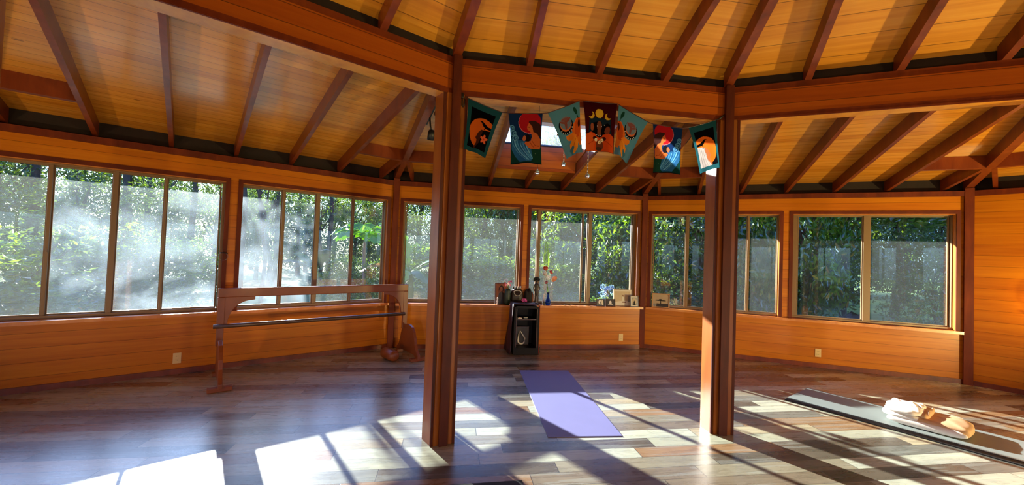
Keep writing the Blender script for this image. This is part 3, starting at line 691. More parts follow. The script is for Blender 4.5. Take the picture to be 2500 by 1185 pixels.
def petals(mb, c, r, n, m, nrm=(0, -1, 0.2), cup=0.3):
    c = Vector(c); nz = Vector(nrm).normalized(); u = nz.cross(Vector((0, 0, 1)) if abs(nz.z) < .9 else Vector((1, 0, 0))).normalized(); w = nz.cross(u)
    for k in range(n):
        a = 2 * PI * k / n; dr = u * math.cos(a) + w * math.sin(a); sd_ = nz.cross(dr)
        p = [c, c + dr * r * .5 + sd_ * r * .3 + nz * r * cup * .5, c + dr * r + nz * r * cup, c + dr * r * .5 - sd_ * r * .3 + nz * r * cup * .5]
        mb.add(p + [q + nz * 0.0015 for q in p], [(0, 1, 2, 3), (4, 7, 6, 5), (0, 4, 5, 1), (1, 5, 6, 2), (2, 6, 7, 3), (3, 7, 4, 0)], m, False)
for k, (x, z, m) in enumerate([(-0.03, 0.31, 'petal_pink'), (0.0, 0.33, 'petal_white'), (0.03, 0.31, 'petal_pink'), (0.045, 0.365, 'petal_magenta'), (0.02, 0.355, 'petal_pink'), (-0.045, 0.335, 'petal_red')]):
    b = MB(); petals(b, (x, -0.01, z), 0.026, 5, m, (math.sin(k), -1, 0.3)); b.build('blossom', vs_)
dk = empty('crowned_bust', 'dark bronze bust with a spiky crown and a pearl necklace', 'statue', (-0.112, 7.515, ZL))
b = MB(); cushion(b, (0, 0, 0.115), (0.102, 0.068, 0.115), 'dark_bronze', ex=2.5, ey=2.5, wob=0.10, seed=21); b.ellipsoid((0, -0.01, 0.225), (0.06, 0.052, 0.05), 'dark_bronze', jit=0.05); b.build('body', dk)
b = MB()
for k in range(9):
    a = PI * (k / 8) + PI * 0; x, y = 0.058 * math.cos(a), -0.045 * math.sin(a) - 0.01
    b.tube([(x, y, 0.25), (x * 1.15, y * 1.1, 0.275), (x * 1.2, y * 1.1, 0.295)], [0.010, 0.007, 0.002], 'dark_bronze' if k % 2 else 'pearl', 6)
b.build('crown', dk)
b = MB()
for k in range(26):
    a = PI * 2 * k / 26; b.ellipsoid((0.058 * math.cos(a), -0.062 - 0.018 * (math.sin(a) < 0), 0.205 + 0.058 * math.sin(a) * (1 if math.sin(a) < 0 else 0.35)), (0.006, 0.006, 0.006), 'pearl', 6, 4)
b.build('necklace', dk)
o = empty('dark_geode', 'dark rough stone with a rusty right side, beside the crowned bust', 'stone', (0.082, 7.515, ZL))
b = MB(); cushion(b, (-0.01, 0, 0.12), (0.064, 0.065, 0.12), 'dark_fur', ex=2.4, ey=2.3, wob=0.12, seed=31); b.build('core', o)
b = MB(); cushion(b, (0.052, 0.015, 0.095), (0.026, 0.055, 0.095), 'rust', ex=2.4, ey=2.3, wob=0.1, seed=32); b.build('rind', o)
b = MB(); petals(b, (0, 0, 0.030), 0.040, 7, 'petal_magenta', (0.1, -1, 0.5), 0.2); petals(b, (0.03, -0.005, 0.034), 0.034, 6, 'petal_magenta', (0.5, -1, 0.6), 0.3); b.lathe([(0.004, -0.0), (0.004, 0.03)], 'stem_green', 6)
o = b.build('pink_flower'); o.location = (-0.045, 7.28, 0.745); tag(o, 'magenta flower lying on top of the black cabinet', 'flower')
st_ = empty('standing_statue', 'dark slender standing statue with curly hair, left of the blue vase', 'statue', (0.206, 7.52, ZL))
b = MB(); b.lathe([(0.04, 0), (0.045, 0.012), (0.036, 0.028), (0.02, 0.035)], 'dark_bronze', 16); b.build('plinth', st_)
def body(pts, edges, rad, name, m, parent):
    me = bpy.data.meshes.new(name); me.from_pydata(pts, edges, []); me.materials.append(MATS[m]); o = link(name, me, parent)
    sk = o.modifiers.new('skin', 'SKIN')
    for k, r in enumerate(rad): me.skin_vertices[0].data[k].radius = (r, r)
    me.skin_vertices[0].data[0].use_root = True; subdiv(o, 2); return o
pts = [(0, 0, 0.20), (0, 0, 0.27), (0, 0, 0.325), (0, 0, 0.35), (0, 0, 0.385), (-0.014, 0, 0.18), (-0.016, -0.004, 0.11), (-0.014, 0, 0.035), (0.014, 0, 0.18), (0.016, -0.004, 0.11), (0.014, 0, 0.035),
       (-0.034, 0, 0.315), (-0.048, -0.005, 0.265), (-0.04, -0.02, 0.215), (0.034, 0, 0.315), (0.050, -0.005, 0.265), (0.036, -0.024, 0.23)]
body(pts, [(0, 1), (1, 2), (2, 3), (3, 4), (0, 5), (5, 6), (6, 7), (0, 8), (8, 9), (9, 10), (2, 11), (11, 12), (12, 13), (2, 14), (14, 15), (15, 16)],
     [0.026, 0.022, 0.026, 0.011, 0.022, 0.018, 0.013, 0.010, 0.018, 0.013, 0.010, 0.012, 0.010, 0.008, 0.012, 0.010, 0.008], 'body', 'dark_bronze', st_)
b = MB()
for k in range(26):
    a = random.uniform(0, 2 * PI); e = random.uniform(-0.2, 1.3); b.ellipsoid((0.042 * math.cos(a) * math.cos(e), 0.006 + 0.036 * math.sin(a) * math.cos(e), 0.392 + 0.040 * math.sin(e)), (0.017, 0.017, 0.017), 'dark_fur', 8, 5)
b.build('hair', st_)
va = empty('flower_vase', 'blue glass vase of anthuriums with one tall green fern frond', 'flower vase', (0.392, 7.49, ZL))
b = MB(); b.lathe([(0.026, 0.0), (0.042, 0.012), (0.046, 0.045), (0.036, 0.085), (0.018, 0.12), (0.014, 0.16), (0.020, 0.205), (0.017, 0.205), (0.011, 0.16), (0.014, 0.12), (0.03, 0.085), (0.04, 0.045), (0.036, 0.016), (0.02, 0.008)], 'blue_glass', 24); b.build('vase', va)
tips = [(-0.06, -0.02, 0.59), (-0.07, -0.03, 0.505), (0.02, -0.03, 0.53), (0.075, -0.03, 0.43), (-0.042, -0.04, 0.365)]
fr_t = (-0.058, 0.0, 1.005)
b = MB()
for t_ in tips: b.tube([(0, 0, 0.03), (0, 0, 0.19), (t_[0] * .5, t_[1] * .5, 0.19 + (t_[2] - .19) * .55), t_], 0.0024, 'stem_green', 6)
b.build('stems', va)
def spathe(mb, c, r, m, nrm):
    c = Vector(c); nz = Vector(nrm).normalized(); u = nz.cross(Vector((0, 0, 1))).normalized(); w = u.cross(nz)
    out = []
    for k in range(20):
        a = 2 * PI * k / 20; q = r * (0.62 + 0.38 * math.cos(a)) * (0.75 if abs(a - PI) < .4 else 1) * 1.15
        out.append(c + w * (-r * .35 + q * math.cos(a)) * -1 + u * q * math.sin(a) * 0.95 + nz * (0.25 * r * (math.sin(a) ** 2)))
    n = len(out); vv = [c] + out + [p + nz * 0.002 for p in [c] + out]
    fs = [(0, 1 + k, 1 + (k + 1) % n) for k in range(n)] + [(n + 1, n + 2 + (k + 1) % n, n + 2 + k) for k in range(n)] + [(1 + k, n + 2 + k, n + 2 + (k + 1) % n, 1 + (k + 1) % n) for k in range(n)]
    mb.add(vv, fs, m, True); mb.tube([c + nz * .002, c + nz * 0.02 - w * r * .25, c + nz * 0.026 - w * r * .5], [0.004, 0.0035, 0.002], 'petal_peach', 8)
for t_, m, r, nn in zip(tips, ('petal_red', 'petal_white', 'petal_red', 'petal_peach', 'petal_red'), (0.05, 0.05, 0.05, 0.07, 0.035), ((-.3, -1, .3), (-.7, -1, -.2), (.6, -.8, .7), (.5, -1, -.3), (-.8, -.6, .6))):
    b = MB(); spathe(b, t_, r, m, nn); b.build('anthurium', va)
b = MB(); b.tube([(0, 0, 0.03), (-0.02, 0, 0.3), (-0.045, 0, 0.62), fr_t], [0.003, 0.003, 0.0025, 0.001], 'fern_green', 6)
for k in range(34):
    f = k / 33; z = 0.63 + 0.375 * f; x = -0.046 - 0.012 * f; ln = (0.062 * (1 - f) ** 0.55 + 0.006) * (1 if f > .12 else .8)
    for sg in (-1, 1):
        p = Vector((x, 0, z)); e = p + Vector((sg * ln, -0.01, ln * 0.22)); w = Vector((0, 0, 0.0055))
        mid = (p + e) / 2 + Vector((0, 0.004, 0.004))
        b.add([p, mid - w, e, mid + w, mid + Vector((0, 0.001, 0))], [(0, 1, 4), (1, 2, 4), (2, 3, 4), (3, 0, 4)], 'fern_green')
b.build('fern_frond', va)
b = MB(); b.lathe([(0.020, 0), (0.026, 0.06), (0.0245, 0.06), (0.019, 0.004)], 'clear_glass', 18); o = b.build('tea_glass'); o.location = (0.318, 7.465, ZL); tag(o, 'small clear glass cup left of the blue vase', 'glass')
b = MB(); b.lathe([(0.018, 0), (0.018, 0.13), (0.006, 0.14), (0.015, 0.15), (0.016, 0.165), (0.006, 0.178)], 'pearl', 14); o = b.build('candle'); o.location = (0.330, 7.535, ZL); tag(o, 'white candle behind the small glass cup', 'candle')
for k, (x, y, ln, a, lab) in enumerate([(0.62, 7.47, 0.11, 0.2, 'short brown twig on the back sill nearest the blue vase'), (0.70, 7.455, 0.12, -0.3, 'curved brown twig in the middle of the sill twigs'), (0.80, 7.47, 0.10, 0.1, 'brown twig on the back sill nearest the small photo frames')]):
    b = MB(); b.tube([(-ln / 2, 0, 0.007), (-ln / 6, 0.01, 0.022), (ln / 6, -0.006, 0.012), (ln / 2, 0.004, 0.006)], [0.004, 0.006, 0.006, 0.003], 'twig', 7)
    o = b.build('twig'); o.location = (x, y, ZL); o.rotation_euler.z = a; tag(o, lab, 'twig', 'twigs on the back sill')

# bunting between the two posts
def paintmat():
    s = NT('painted_cotton'); a = s.new('ShaderNodeAttribute'); a.attribute_name = 'paint'
    b = s.new('ShaderNodeBsdfDiffuse'); t = s.new('ShaderNodeBsdfTranslucent'); m = s.new('ShaderNodeMixShader', i_0=0.5)
    for q in (b, t): s.link(a.outputs['Color'], q.inputs[0])
    s.link(b.outputs[0], m.inputs[1]); s.link(t.outputs[0], m.inputs[2]); s.link(m.outputs[0], s.out.inputs[0])
paintmat()
class Paint:
    def __init__(s, nu, nv, asp, bg):
        s.nu, s.nv = nu, nv
        u = (np.arange(nu) + .5) / nu; v = (np.arange(nv) + .5) / nv
        s.U, s.V = np.meshgrid(u, v); s.X = s.U; s.Y = s.V * asp; s.asp = asp; s.img = np.zeros((nv, nu, 3)); s.img[:] = lin(bg)
    def put(s, mask, c): s.img[mask] = lin(c)
    def circ(s, x, y, r, c): s.put((s.X - x) ** 2 + (s.Y - y) ** 2 < r * r, c)
    def ell(s, x, y, rx, ry, c, a=0.0):
        dx, dy = s.X - x, s.Y - y; p = dx * math.cos(a) + dy * math.sin(a); q = -dx * math.sin(a) + dy * math.cos(a); s.put((p / rx) ** 2 + (q / ry) ** 2 < 1, c)
    def cres(s, x, y, r, x2, y2, r2, c): s.put(((s.X - x) ** 2 + (s.Y - y) ** 2 < r * r) & ((s.X - x2) ** 2 + (s.Y - y2) ** 2 > r2 * r2), c)
    def poly(s, pts, c):
        ins = np.zeros(s.X.shape, bool); n = len(pts)
        for k in range(n):
            (x0, y0), (x1, y1) = pts[k], pts[(k + 1) % n]
            if y0 == y1: continue
            cond = ((y0 > s.Y) != (y1 > s.Y)) & (s.X < (x1 - x0) * (s.Y - y0) / (y1 - y0) + x0); ins ^= cond
        s.put(ins, c)
    def line(s, pts, w, c):
        for (x0, y0), (x1, y1) in zip(pts, pts[1:]):
            dx, dy = x1 - x0, y1 - y0; L2 = dx * dx + dy * dy + 1e-9
            t = np.clip(((s.X - x0) * dx + (s.Y - y0) * dy) / L2, 0, 1); s.put((s.X - x0 - t * dx) ** 2 + (s.Y - y0 - t * dy) ** 2 < w * w, c)
def flag_moonbird(hair, face):
    p = Paint(72, 112, 1.5, (30, 76, 84)); p.put((p.X > .13) & (p.X < .87) & (p.Y > .19) & (p.Y < 1.37), (10, 9, 12))
    p.put(((p.X - .60) ** 2 + (p.Y - .86) ** 2 < .47 ** 2) & (p.X < .87), (212, 96, 26))
    p.poly([(.87, .70), (.70, .73), (.56, .74), (.47, .84), (.42, .97), (.40, 1.04), (.46, 1.10), (.45, 1.22), (.40, 1.33), (.42, 1.37), (.87, 1.37)], face)
    p.poly([(.87, .70), (.70, .71), (.60, .76), (.62, .84), (.58, .98), (.60, 1.12), (.50, 1.26), (.44, 1.37), (.87, 1.37)], hair)
    for k in range(9): p.line([(.62 + .03 * k, .74), (.60 + .032 * k, 1.05), (.52 + .045 * k, 1.36)], .008, tuple(int(v * (.86 + .22 * (k % 2))) for v in hair))
    p.poly([(.44, .50), (.53, .475), (.62, .52), (.74, .58), (.87, .60), (.87, .665), (.76, .665), (.66, .665), (.57, .60), (.52, .53)], (8, 7, 8)); p.line([(.66, .66), (.64, .76)], .010, (8, 7, 8))
    return p
pa = flag_moonbird((16, 12, 12), (72, 36, 24))
for k in range(5):
    a = 2 * PI * k / 5 - .3; pa.ell(.72 + .075 * math.cos(a), 1.0 + .075 * math.sin(a), .075, .042, (232, 106, 62), a)
pa.circ(.72, 1.0, .03, (206, 60, 40))
pg = flag_moonbird((164, 154, 150), (158, 90, 52))
def flag_wave():
    p = Paint(72, 112, 1.55, (20, 44, 86)); p.put(p.Y > .95, (18, 52, 48))
    p.circ(.62, .28, .34, (214, 120, 120)); p.circ(.63, .27, .335, (168, 26, 34))
    p.poly([(.02, .75), (.20, .80), (.45, .84), (.62, .95), (.70, 1.15), (.72, 1.38), (.62, 1.50), (.30, 1.50), (.14, 1.30), (.03, 1.10)], (40, 92, 140))
    for k in range(12):
        q = [(.04 + .045 * k + (.52 - .028 * k) * t ** 1.6 * .9, .80 + .012 * k + (.66 - .02 * k) * t) for t in np.linspace(0, 1, 12)]
        p.line(q, .016 if k % 3 else .010, ((74, 140, 190), (34, 84, 132), (112, 176, 212), (48, 108, 158))[k % 4])
    for x, y, r in ((.07, .44, .085), (.10, .60, .10), (.16, .74, .10)):
        p.circ(x, y, r, (88, 146, 186)); p.circ(x + .01, y + .01, r * .72, (28, 66, 112)); p.circ(x + .025, y + .005, r * .42, (88, 146, 186)); p.circ(x + .03, y + .01, r * .2, (28, 66, 112))
    p.poly([(.60, .22), (.78, .22), (.94, .32), (1.0, .45), (1.0, .72), (.80, .66), (.66, .50), (.60, .36)], (58, 32, 30))
    p.poly([(.60, .28), (.54, .40), (.55, .50), (.62, .54), (.66, .60), (.70, .72), (.64, .86), (.50, .86), (.44, .92), (.56, 1.06), (.70, 1.12), (.96, 1.12), (.98, .80), (.86, .62), (.74, .56), (.70, .40)], (196, 98, 48))
    p.line([(.70, .86), (.80, .98), (.92, 1.0)], .010, (140, 60, 30)); p.line([(.62, .90), (.74, 1.04)], .010, (140, 60, 30)); p.line([(.57, .42), (.62, .43)], .008, (90, 40, 26))
    p.ell(.45, .76, .055, .09, (196, 104, 60), .3); p.ell(.55, .76, .10, .12, (26, 22, 26)); p.ell(.45, .77, .05, .085, (190, 104, 64), .3)
    p.poly([(.66, 1.10), (.98, 1.10), (1.0, 1.55), (.74, 1.55)], (24, 58, 44)); p.circ(.80, 1.24, .012, (150, 170, 120)); p.put(p.V > .985, (14, 20, 26))
    return p
pw = flag_wave()
def flag_moonflower():
    p = Paint(72, 112, 1.6, (82, 138, 158)); p.put(p.Y > 1.2, (84, 128, 146))
    OR, O2 = (222, 104, 30), (196, 78, 26)
    p.poly([(.62, .72), (.86, .48), (1.0, .52), (1.0, 1.28), (.74, 1.26), (.60, 1.08)], OR); p.ell(.86, .82, .13, .34, O2, .25); p.ell(.94, .68, .05, .12, (70, 34, 22), .1)
    p.poly([(.34, .92), (.60, .90), (.78, 1.02), (.66, 1.16), (.40, 1.10), (.32, 1.0)], (230, 126, 36))
    p.poly([(.72, 1.04), (.84, 1.20), (.72, 1.42), (.50, 1.56), (.34, 1.50), (.40, 1.24), (.56, 1.10)], (230, 138, 38)); p.line([(.72, 1.10), (.56, 1.30), (.44, 1.50)], .010, (190, 84, 26))
    p.poly([(.78, 1.10), (1.0, 1.05), (1.0, 1.36), (.84, 1.36)], (214, 110, 34))
    p.poly([(.30, 1.44), (.50, 1.30), (.56, 1.36), (.40, 1.58)], (60, 108, 122))
    p.circ(.42, .60, .28, (16, 18, 22)); p.circ(.43, .55, .225, (214, 112, 58)); p.circ(.44, .50, .215, (112, 124, 134))
    p.ell(.44, .52, .05, .20, (132, 74, 66), .1); p.ell(.34, .46, .12, .035, (132, 74, 66), .5); p.ell(.54, .44, .12, .035, (132, 74, 66), -.6); p.ell(.44, .38, .14, .05, (132, 80, 74))
    for k in range(7):
        a = PI * (.15 + .7 * k / 6); p.circ(.42 + .252 * math.cos(a), .60 + .252 * math.sin(a), .022, (214, 208, 200))
    p.ell(.84, .24, .05, .14, (26, 66, 52), -.35); p.line([(.88, .36), (.92, .50)], .014, (26, 66, 52))
    return p
pf = flag_moonflower()
def flag_three():
    p = Paint(80, 112, 1.4, (60, 12, 18)); p.poly([(.16, .42), (.84, .42), (.90, .95), (.10, .95)], (24, 40, 52))
    p.circ(.48, .30, .13, (218, 170, 44)); p.cres(.22, .36, .10, .17, .32, .09, (218, 170, 44)); p.cres(.76, .38, .10, .81, .34, .09, (218, 170, 44))
    p.poly([(.28, .58), (.40, .54), (.56, .54), (.60, .66), (.74, .56), (.84, .62), (.80, .96), (.24, .92)], (14, 10, 12))
    p.ell(.24, .70, .055, .11, (150, 80, 50)); p.ell(.49, .66, .085, .15, (116, 64, 42)); p.ell(.75, .78, .08, .12, (126, 62, 42), .3); p.poly([(.43, .78), (.55, .78), (.56, .92), (.42, .92)], (116, 64, 42))
    p.poly([(.02, .92), (.20, .84), (.38, .90), (.50, .96), (.62, .90), (.82, .86), (.98, .96), (.98, 1.4), (.02, 1.4)], (208, 74, 24)); p.poly([(.02, .92), (.16, .86), (.36, 1.0), (.30, 1.4), (.02, 1.4)], (214, 88, 32))
    p.line([(.10, 1.20), (.36, 1.06)], .01, (170, 56, 20)); p.line([(.92, 1.22), (.66, 1.06)], .01, (170, 56, 20)); p.line([(.36, .88), (.42, .94), (.50, .955), (.57, .93)], .03, (22, 18, 20))
    for x, y in ((.40, .91), (.47, .935), (.54, .92)): p.circ(x, y, .013, (220, 210, 200))
    p.ell(.34, 1.02, .075, .06, (60, 24, 20), .3); p.ell(.64, 1.02, .075, .06, (60, 24, 20), -.3); p.ell(.50, 1.22, .13, .16, (110, 54, 34))
    for x, y in ((.38, 1.06), (.50, 1.13), (.59, 1.06)):
        p.circ(x, y, .05, (232, 214, 168)); p.circ(x, y, .016, (206, 140, 60))
    p.ell(.48, 1.32, .10, .06, (70, 46, 34))
    for x, y in ((.42, .66), (.56, .66), (.66, .62)): p.circ(x, y, .014, (222, 220, 224))
    p.put(p.V > .99, (120, 40, 20))
    return p
p3 = flag_three()
FY = 4.425
def flag(parent, cor, paint, mirror, label, seed):
    nu, nv = paint.nu, paint.nv; rg = np.random.default_rng(seed); ph = rg.uniform(0, 6, 3)
    u = np.linspace(0, 1, nu + 1); v = np.linspace(0, 1, nv + 1); U, Vv = np.meshgrid(u, v)
    tl, tr_, br, bl_ = [np.array(q) for q in cor]
    P = (1 - U)[..., None] * (1 - Vv)[..., None] * tl + U[..., None] * (1 - Vv)[..., None] * tr_ + U[..., None] * Vv[..., None] * br + (1 - U)[..., None] * Vv[..., None] * bl_
    bow = (U * (1 - U)); P[..., 1] -= 0.02 * bow * (1 - Vv); P[..., 1] += 0.045 * bow * Vv * (0.4 + Vv * .6) * (1 if seed % 2 else .8)
    ctr = (tl + tr_ + br + bl_) / 4
    pinch = np.sin(PI * Vv) * 0.035; P[..., 0] += (ctr[0] - P[..., 0]) * pinch * 2
    Y = FY + Vv * (0.012 * np.sin(U * 7 + ph[0] + Vv * 1.5) + 0.006 * np.sin(U * 13 + ph[1])) - 0.01 * Vv
    vs = np.stack([P[..., 0], Y, P[..., 1]], -1).reshape(-1, 3)
    me = bpy.data.meshes.new('flag'); idx = np.arange((nv + 1) * (nu + 1)).reshape(nv + 1, nu + 1)
    F = np.stack([idx[:-1, :-1], idx[1:, :-1], idx[1:, 1:], idx[:-1, 1:]], -1).reshape(-1, 4)
    me.from_pydata(vs.tolist(), [], F.tolist()); me.materials.append(MATS['painted_cotton'])
    img = paint.img[:, ::-1] if mirror else paint.img
    ca = me.color_attributes.new('paint', 'FLOAT_COLOR', 'CORNER')
    colr = np.ones((nu * nv, 4, 4), np.float32); colr[:, :, :3] = img.reshape(-1, 1, 3); ca.data.foreach_set('color', colr.ravel())
    me.polygons.foreach_set('use_smooth', [True] * len(me.polygons))
    o = link('flag', me, parent); o['label'] = label; return o
bu = empty('bunting', 'string of seven painted cloth flags hung between the two inner posts', 'bunting', (0, 0, 0))
FL = [([(-1.091, 2.706), (-.814, 2.616), (-.940, 2.235), (-1.114, 2.300)], pa, False, 'flag with a crow, an orange moon and a dark-haired head'),
      ([(-.767, 2.617), (-.485, 2.639), (-.480, 2.218), (-.735, 2.200)], pw, False, 'flag with a woman facing left, a red moon and blue waves'),
      ([(-.444, 2.646), (-.178, 2.770), (-.139, 2.347), (-.273, 2.280)], pf, False, 'teal flag with a moon disc left of an orange flower'),
      ([(-.146, 2.773), (.151, 2.777), (.128, 2.346), (-.122, 2.355)], p3, False, 'maroon flag with three women in orange under yellow moons'),
      ([(.165, 2.771), (.430, 2.648), (.250, 2.279), (.135, 2.354)], pf, True, 'teal flag with a moon disc right of an orange flower'),
      ([(.475, 2.635), (.751, 2.623), (.724, 2.214), (.476, 2.212)], pw, True, 'flag with a woman facing right, a red moon and blue waves'),
      ([(.804, 2.631), (1.062, 2.722), (1.120, 2.308), (.923, 2.238)], pg, True, 'flag with a crow, an orange moon and a grey-haired head')]
pth = [(-1.150, 4.43, 2.722)]
for k, (cor, p, mi, lab) in enumerate(FL):
    flag(bu, cor, p, mi, lab, 40 + k)
    (x0, z0), (x1, z1) = cor[0], cor[1]
    pth += [(x0, FY - .001, z0), ((x0 + x1) / 2, FY - .001, (z0 + z1) / 2 - 0.004), (x1, FY - .001, z1)]
pth.append((1.135, 4.43, 2.764))
b = MB(); b.tube(pth, 0.0035, 'frame_dark', 6); b.build('cord', bu)
b = MB(); b.tube([(-1.150, 4.433, 2.735), (-1.145, 4.422, 2.725), (-1.138, 4.418, 2.70), (-1.136, 4.418, 2.64), (-1.129, 4.42, 2.628), (-1.122, 4.42, 2.64), (-1.122, 4.42, 2.70)], 0.0055, 'black_metal', 8)
cushion(b, (-1.143, 4.424, 2.722), (0.018, 0.012, 0.024), 'black_metal', wob=0.0); b.build('cord_clip', bu)
b = MB(); b.tube([(1.148, 4.436, 2.78), (1.120, 4.42, 2.755), (1.095, 4.423, 2.735), (1.066, FY, 2.722)], [0.004, 0.008, 0.008, 0.004], 'black_metal', 8); b.tube([(1.066, FY, 2.722), (1.070, FY, 2.62), (1.078, FY + .003, 2.60)], 0.004, 'black_metal', 6); b.build('cord_tie', bu)

# crystals hanging behind the bunting from the beam
def crystal(x, z, beads, r, label):
    e = empty('hanging_crystal', label, 'crystal', (x, 4.52, z), 0, 'glass crystals behind the bunting')
    b = MB(); top = 2.735 - z
    b.tube([(0, 0, r * 1.5), (0, 0, top)], 0.0012, 'black_metal', 5)
    b.build('string', e)
    if beads:
        b = MB(); k = 0; zz = r * 1.9
        while zz < min(top, beads): b.ellipsoid((0, 0, zz), (0.0055, 0.0055, 0.0075), 'crystal' if k % 2 else 'pearl', 8, 5); zz += 0.0165; k += 1
        b.build('bead_strand', e)
    b = MB(); prof = [(0.0008, -r), (r * .55, -r * .82), (r * .93, -r * .35), (r, 0), (r * .86, r * .5), (r * .5, r * .95), (r * .18, r * 1.5), (0.0008, r * 1.6)]
    b.lathe(prof, 'crystal', 12, None, False); b.build('prism', e)
crystal(-0.492, 2.172, 0, 0.021, 'clear crystal on a plain string below the leftmost red-moon flag')
crystal(-0.269, 2.256, 0.3, 0.021, 'clear crystal on a beaded string below the teal flag left of the middle')
crystal(-0.057, 2.173, 0.5, 0.021, 'clear crystal on the longest beaded string, below the three-women flag')

# track lights on the hip rafters
E_R, U_L, U_B, U_R = 16, 190, 215, 780
def track_light(corner, r0, r1, heads, side, label):
    a = corner_angle(corner) - PI / 2
    e = empty('track_light', label, 'track light', (0, 0, 0), a)
    z = lambda r: zlo(r * C15)
    x0, x1 = (0.0375, 0.062) if side > 0 else (-0.062, -0.0375)
    b = MB(); b.hexa([(x0, r0, z(r0) + .02), (x1, r0, z(r0) + .02), (x1, r1, z(r1) + .02), (x0, r1, z(r1) + .02), (x0, r0, z(r0) + .05), (x1, r0, z(r0) + .05), (x1, r1, z(r1) + .05), (x0, r1, z(r1) + .05)], 'black_metal'); b.build('track', e)
    for rr_, tilt, yaw_, drop in heads:
        h = MB(); xc = (x0 + x1) / 2; zz = z(rr_) + 0.02
        h.tube([(xc, rr_, zz), (xc + 0.01 * side, rr_, zz - drop * .6), (xc + 0.02 * side, rr_ - .01, zz - drop)], 0.009, 'black_metal', 8)
        M = Matrix.Translation((xc + 0.022 * side, rr_ - .012, zz - drop - 0.01)) @ Matrix.Rotation(yaw_, 4, 'Z') @ Matrix.Rotation(tilt, 4, 'X')
        h.lathe([(0.012, 0.035), (0.030, 0.028), (0.038, 0.0), (0.040, -0.075), (0.036, -0.075), (0.034, -0.05)], 'black_metal', 18, M)
        ho = h.build('lamp_head', e)
        l = MB(); l.lathe([(0.001, -0.058), (0.033, -0.060), (0.033, -0.064), (0.001, -0.066)], 'lamp_white', 16, M); l.build('bulb', ho)
track_light(1, 5.35, 5.98, [(5.80, 0.15, 0.2, 0.16), (5.52, -0.9, 0.6, 0.09), (5.40, 0.3, 0.0, 0.05)], 1, 'black spotlights on a track along the rafter beyond the left inner post')
track_light(2, 5.30, 5.95, [(5.62, 0.2, 0.1, 0.10), (5.42, -0.6, -0.4, 0.05)], 1, 'black spotlights on a track behind the flag of the grey-haired head')


plain('lantern_paper', lin((244, 214, 160)), 0.7)
def lantern(x, y, z, r, h, energy, label, col=(1.0, 0.74, 0.44), kind='floor_lantern', wall=None):
    e = empty(kind, label, 'lamp', (x, y, 0))
    b = MB(); b.lathe([(0.10, z - h * .5 - .06), (0.10, z - h * .5 - .045), (0.012, z - h * .5 - .04), (0.012, z - h * .5)], 'black_metal', 16) if wall is None else b.box((-0.05, wall - 0.03, z - .09), (0.05, wall, z + .09), 'black_metal')
    if wall is None and z - h * .5 > 0.1: b.lathe([(0.12, 0.001), (0.12, 0.02), (0.014, 0.03), (0.014, z - h * .5)], 'black_metal', 16)
    b.build('base', e)
    b = MB(); b.lathe([(r * .8, z - h * .5), (r, z), (r * .8, z + h * .5)], 'lantern_paper', 20); bm_ = b
    # open shade: sides only
    vs = []; n = 24; prof = [(r * .8, z - h * .5), (r, z - h * .2), (r, z + h * .2), (r * .8, z + h * .5)]
    m = MB()
    for rad, zz in prof: vs += [(rad * math.cos(2 * PI * q / n), rad * math.sin(2 * PI * q / n), zz) for q in range(n)]
    m.add(vs, [(k * n + q, k * n + (q + 1) % n, (k + 1) * n + (q + 1) % n, (k + 1) * n + q) for k in range(3) for q in range(n)], 'shade_glow', True)
    m.build('shade', e)
    l = bpy.data.lights.new('lamp_bulb', 'POINT'); l.energy = energy; l.shadow_soft_size = r * .6; l.color = col
    o = bpy.data.objects.new('lamp_bulb', l); COL.objects.link(o); o.location = (x, y, z)
    return e
s_ = NT('shade_glow'); _t = s_.new('ShaderNodeBsdfTransparent'); _d = s_.new('ShaderNodeBsdfTranslucent'); _d.inputs[0].default_value = (.9, .8, .6, 1); _m = s_.new('ShaderNodeMixShader', i_0=0.35)
s_.link(_t.outputs[0], _m.inputs[1]); s_.link(_d.outputs[0], _m.inputs[2]); s_.link(_m.outputs[0], s_.out.inputs[0])
p = L(3, -1.22, 7.40, 0); lantern(p.x, p.y, 1.14, 0.11, 0.30, E_R, 'standing paper lamp against the plain wall at the right end', (1.0, 0.62, 0.22), 'standing_lamp')
def fill_light(x, y, aim, energy, label, size=1.75, col=(1.0, 0.67, 0.30)):  # unseen fill spot on a stand, added to brighten ceilings and walls
    e = empty('added_fill_light', label, 'lamp', (x, y, 0))
    d = (Vector(aim) - Vector((x, y, 0.3))).normalized(); M = Matrix.Translation((x, y, 0.27)) @ d.to_track_quat('Z', 'Y').to_matrix().to_4x4()
    M = Matrix.Translation((-x, -y, 0)) @ M
    b = MB(); b.lathe([(0.10, 0.001), (0.10, 0.02), (0.015, 0.03), (0.015, 0.24)], 'black_metal', 18); b.build('base', e)
    b = MB(); b.lathe([(0.05, -0.06), (0.085, -0.04), (0.095, 0.08), (0.088, 0.08), (0.078, -0.03)], 'black_metal', 22, M); b.build('shade', e)
    l = bpy.data.lights.new('added_fill_spot', 'SPOT'); l.energy = energy; l.spot_size = size; l.spot_blend = 0.6; l.cycles.use_multiple_importance_sampling = False; l.shadow_soft_size = 0.08; l.color = col
    o = bpy.data.objects.new('added_fill_spot', l); COL.objects.link(o); o.location = Vector((x, y, 0.27)) + d * 0.10; o.rotation_euler = d.to_track_quat('-Z', 'Y').to_euler()
fill_light(-5.6, 1.5, (-3.0, 5.0, 2.9), U_L, 'added unseen black uplight beyond the left edge of the view')
fill_light(-2.4, -1.6, (-0.8, 4.4, 3.9), U_B, 'added unseen black uplight behind the viewer, left one')
fill_light(2.2, -1.6, (1.2, 4.4, 3.9), U_B, 'added unseen black uplight behind the viewer, right one')
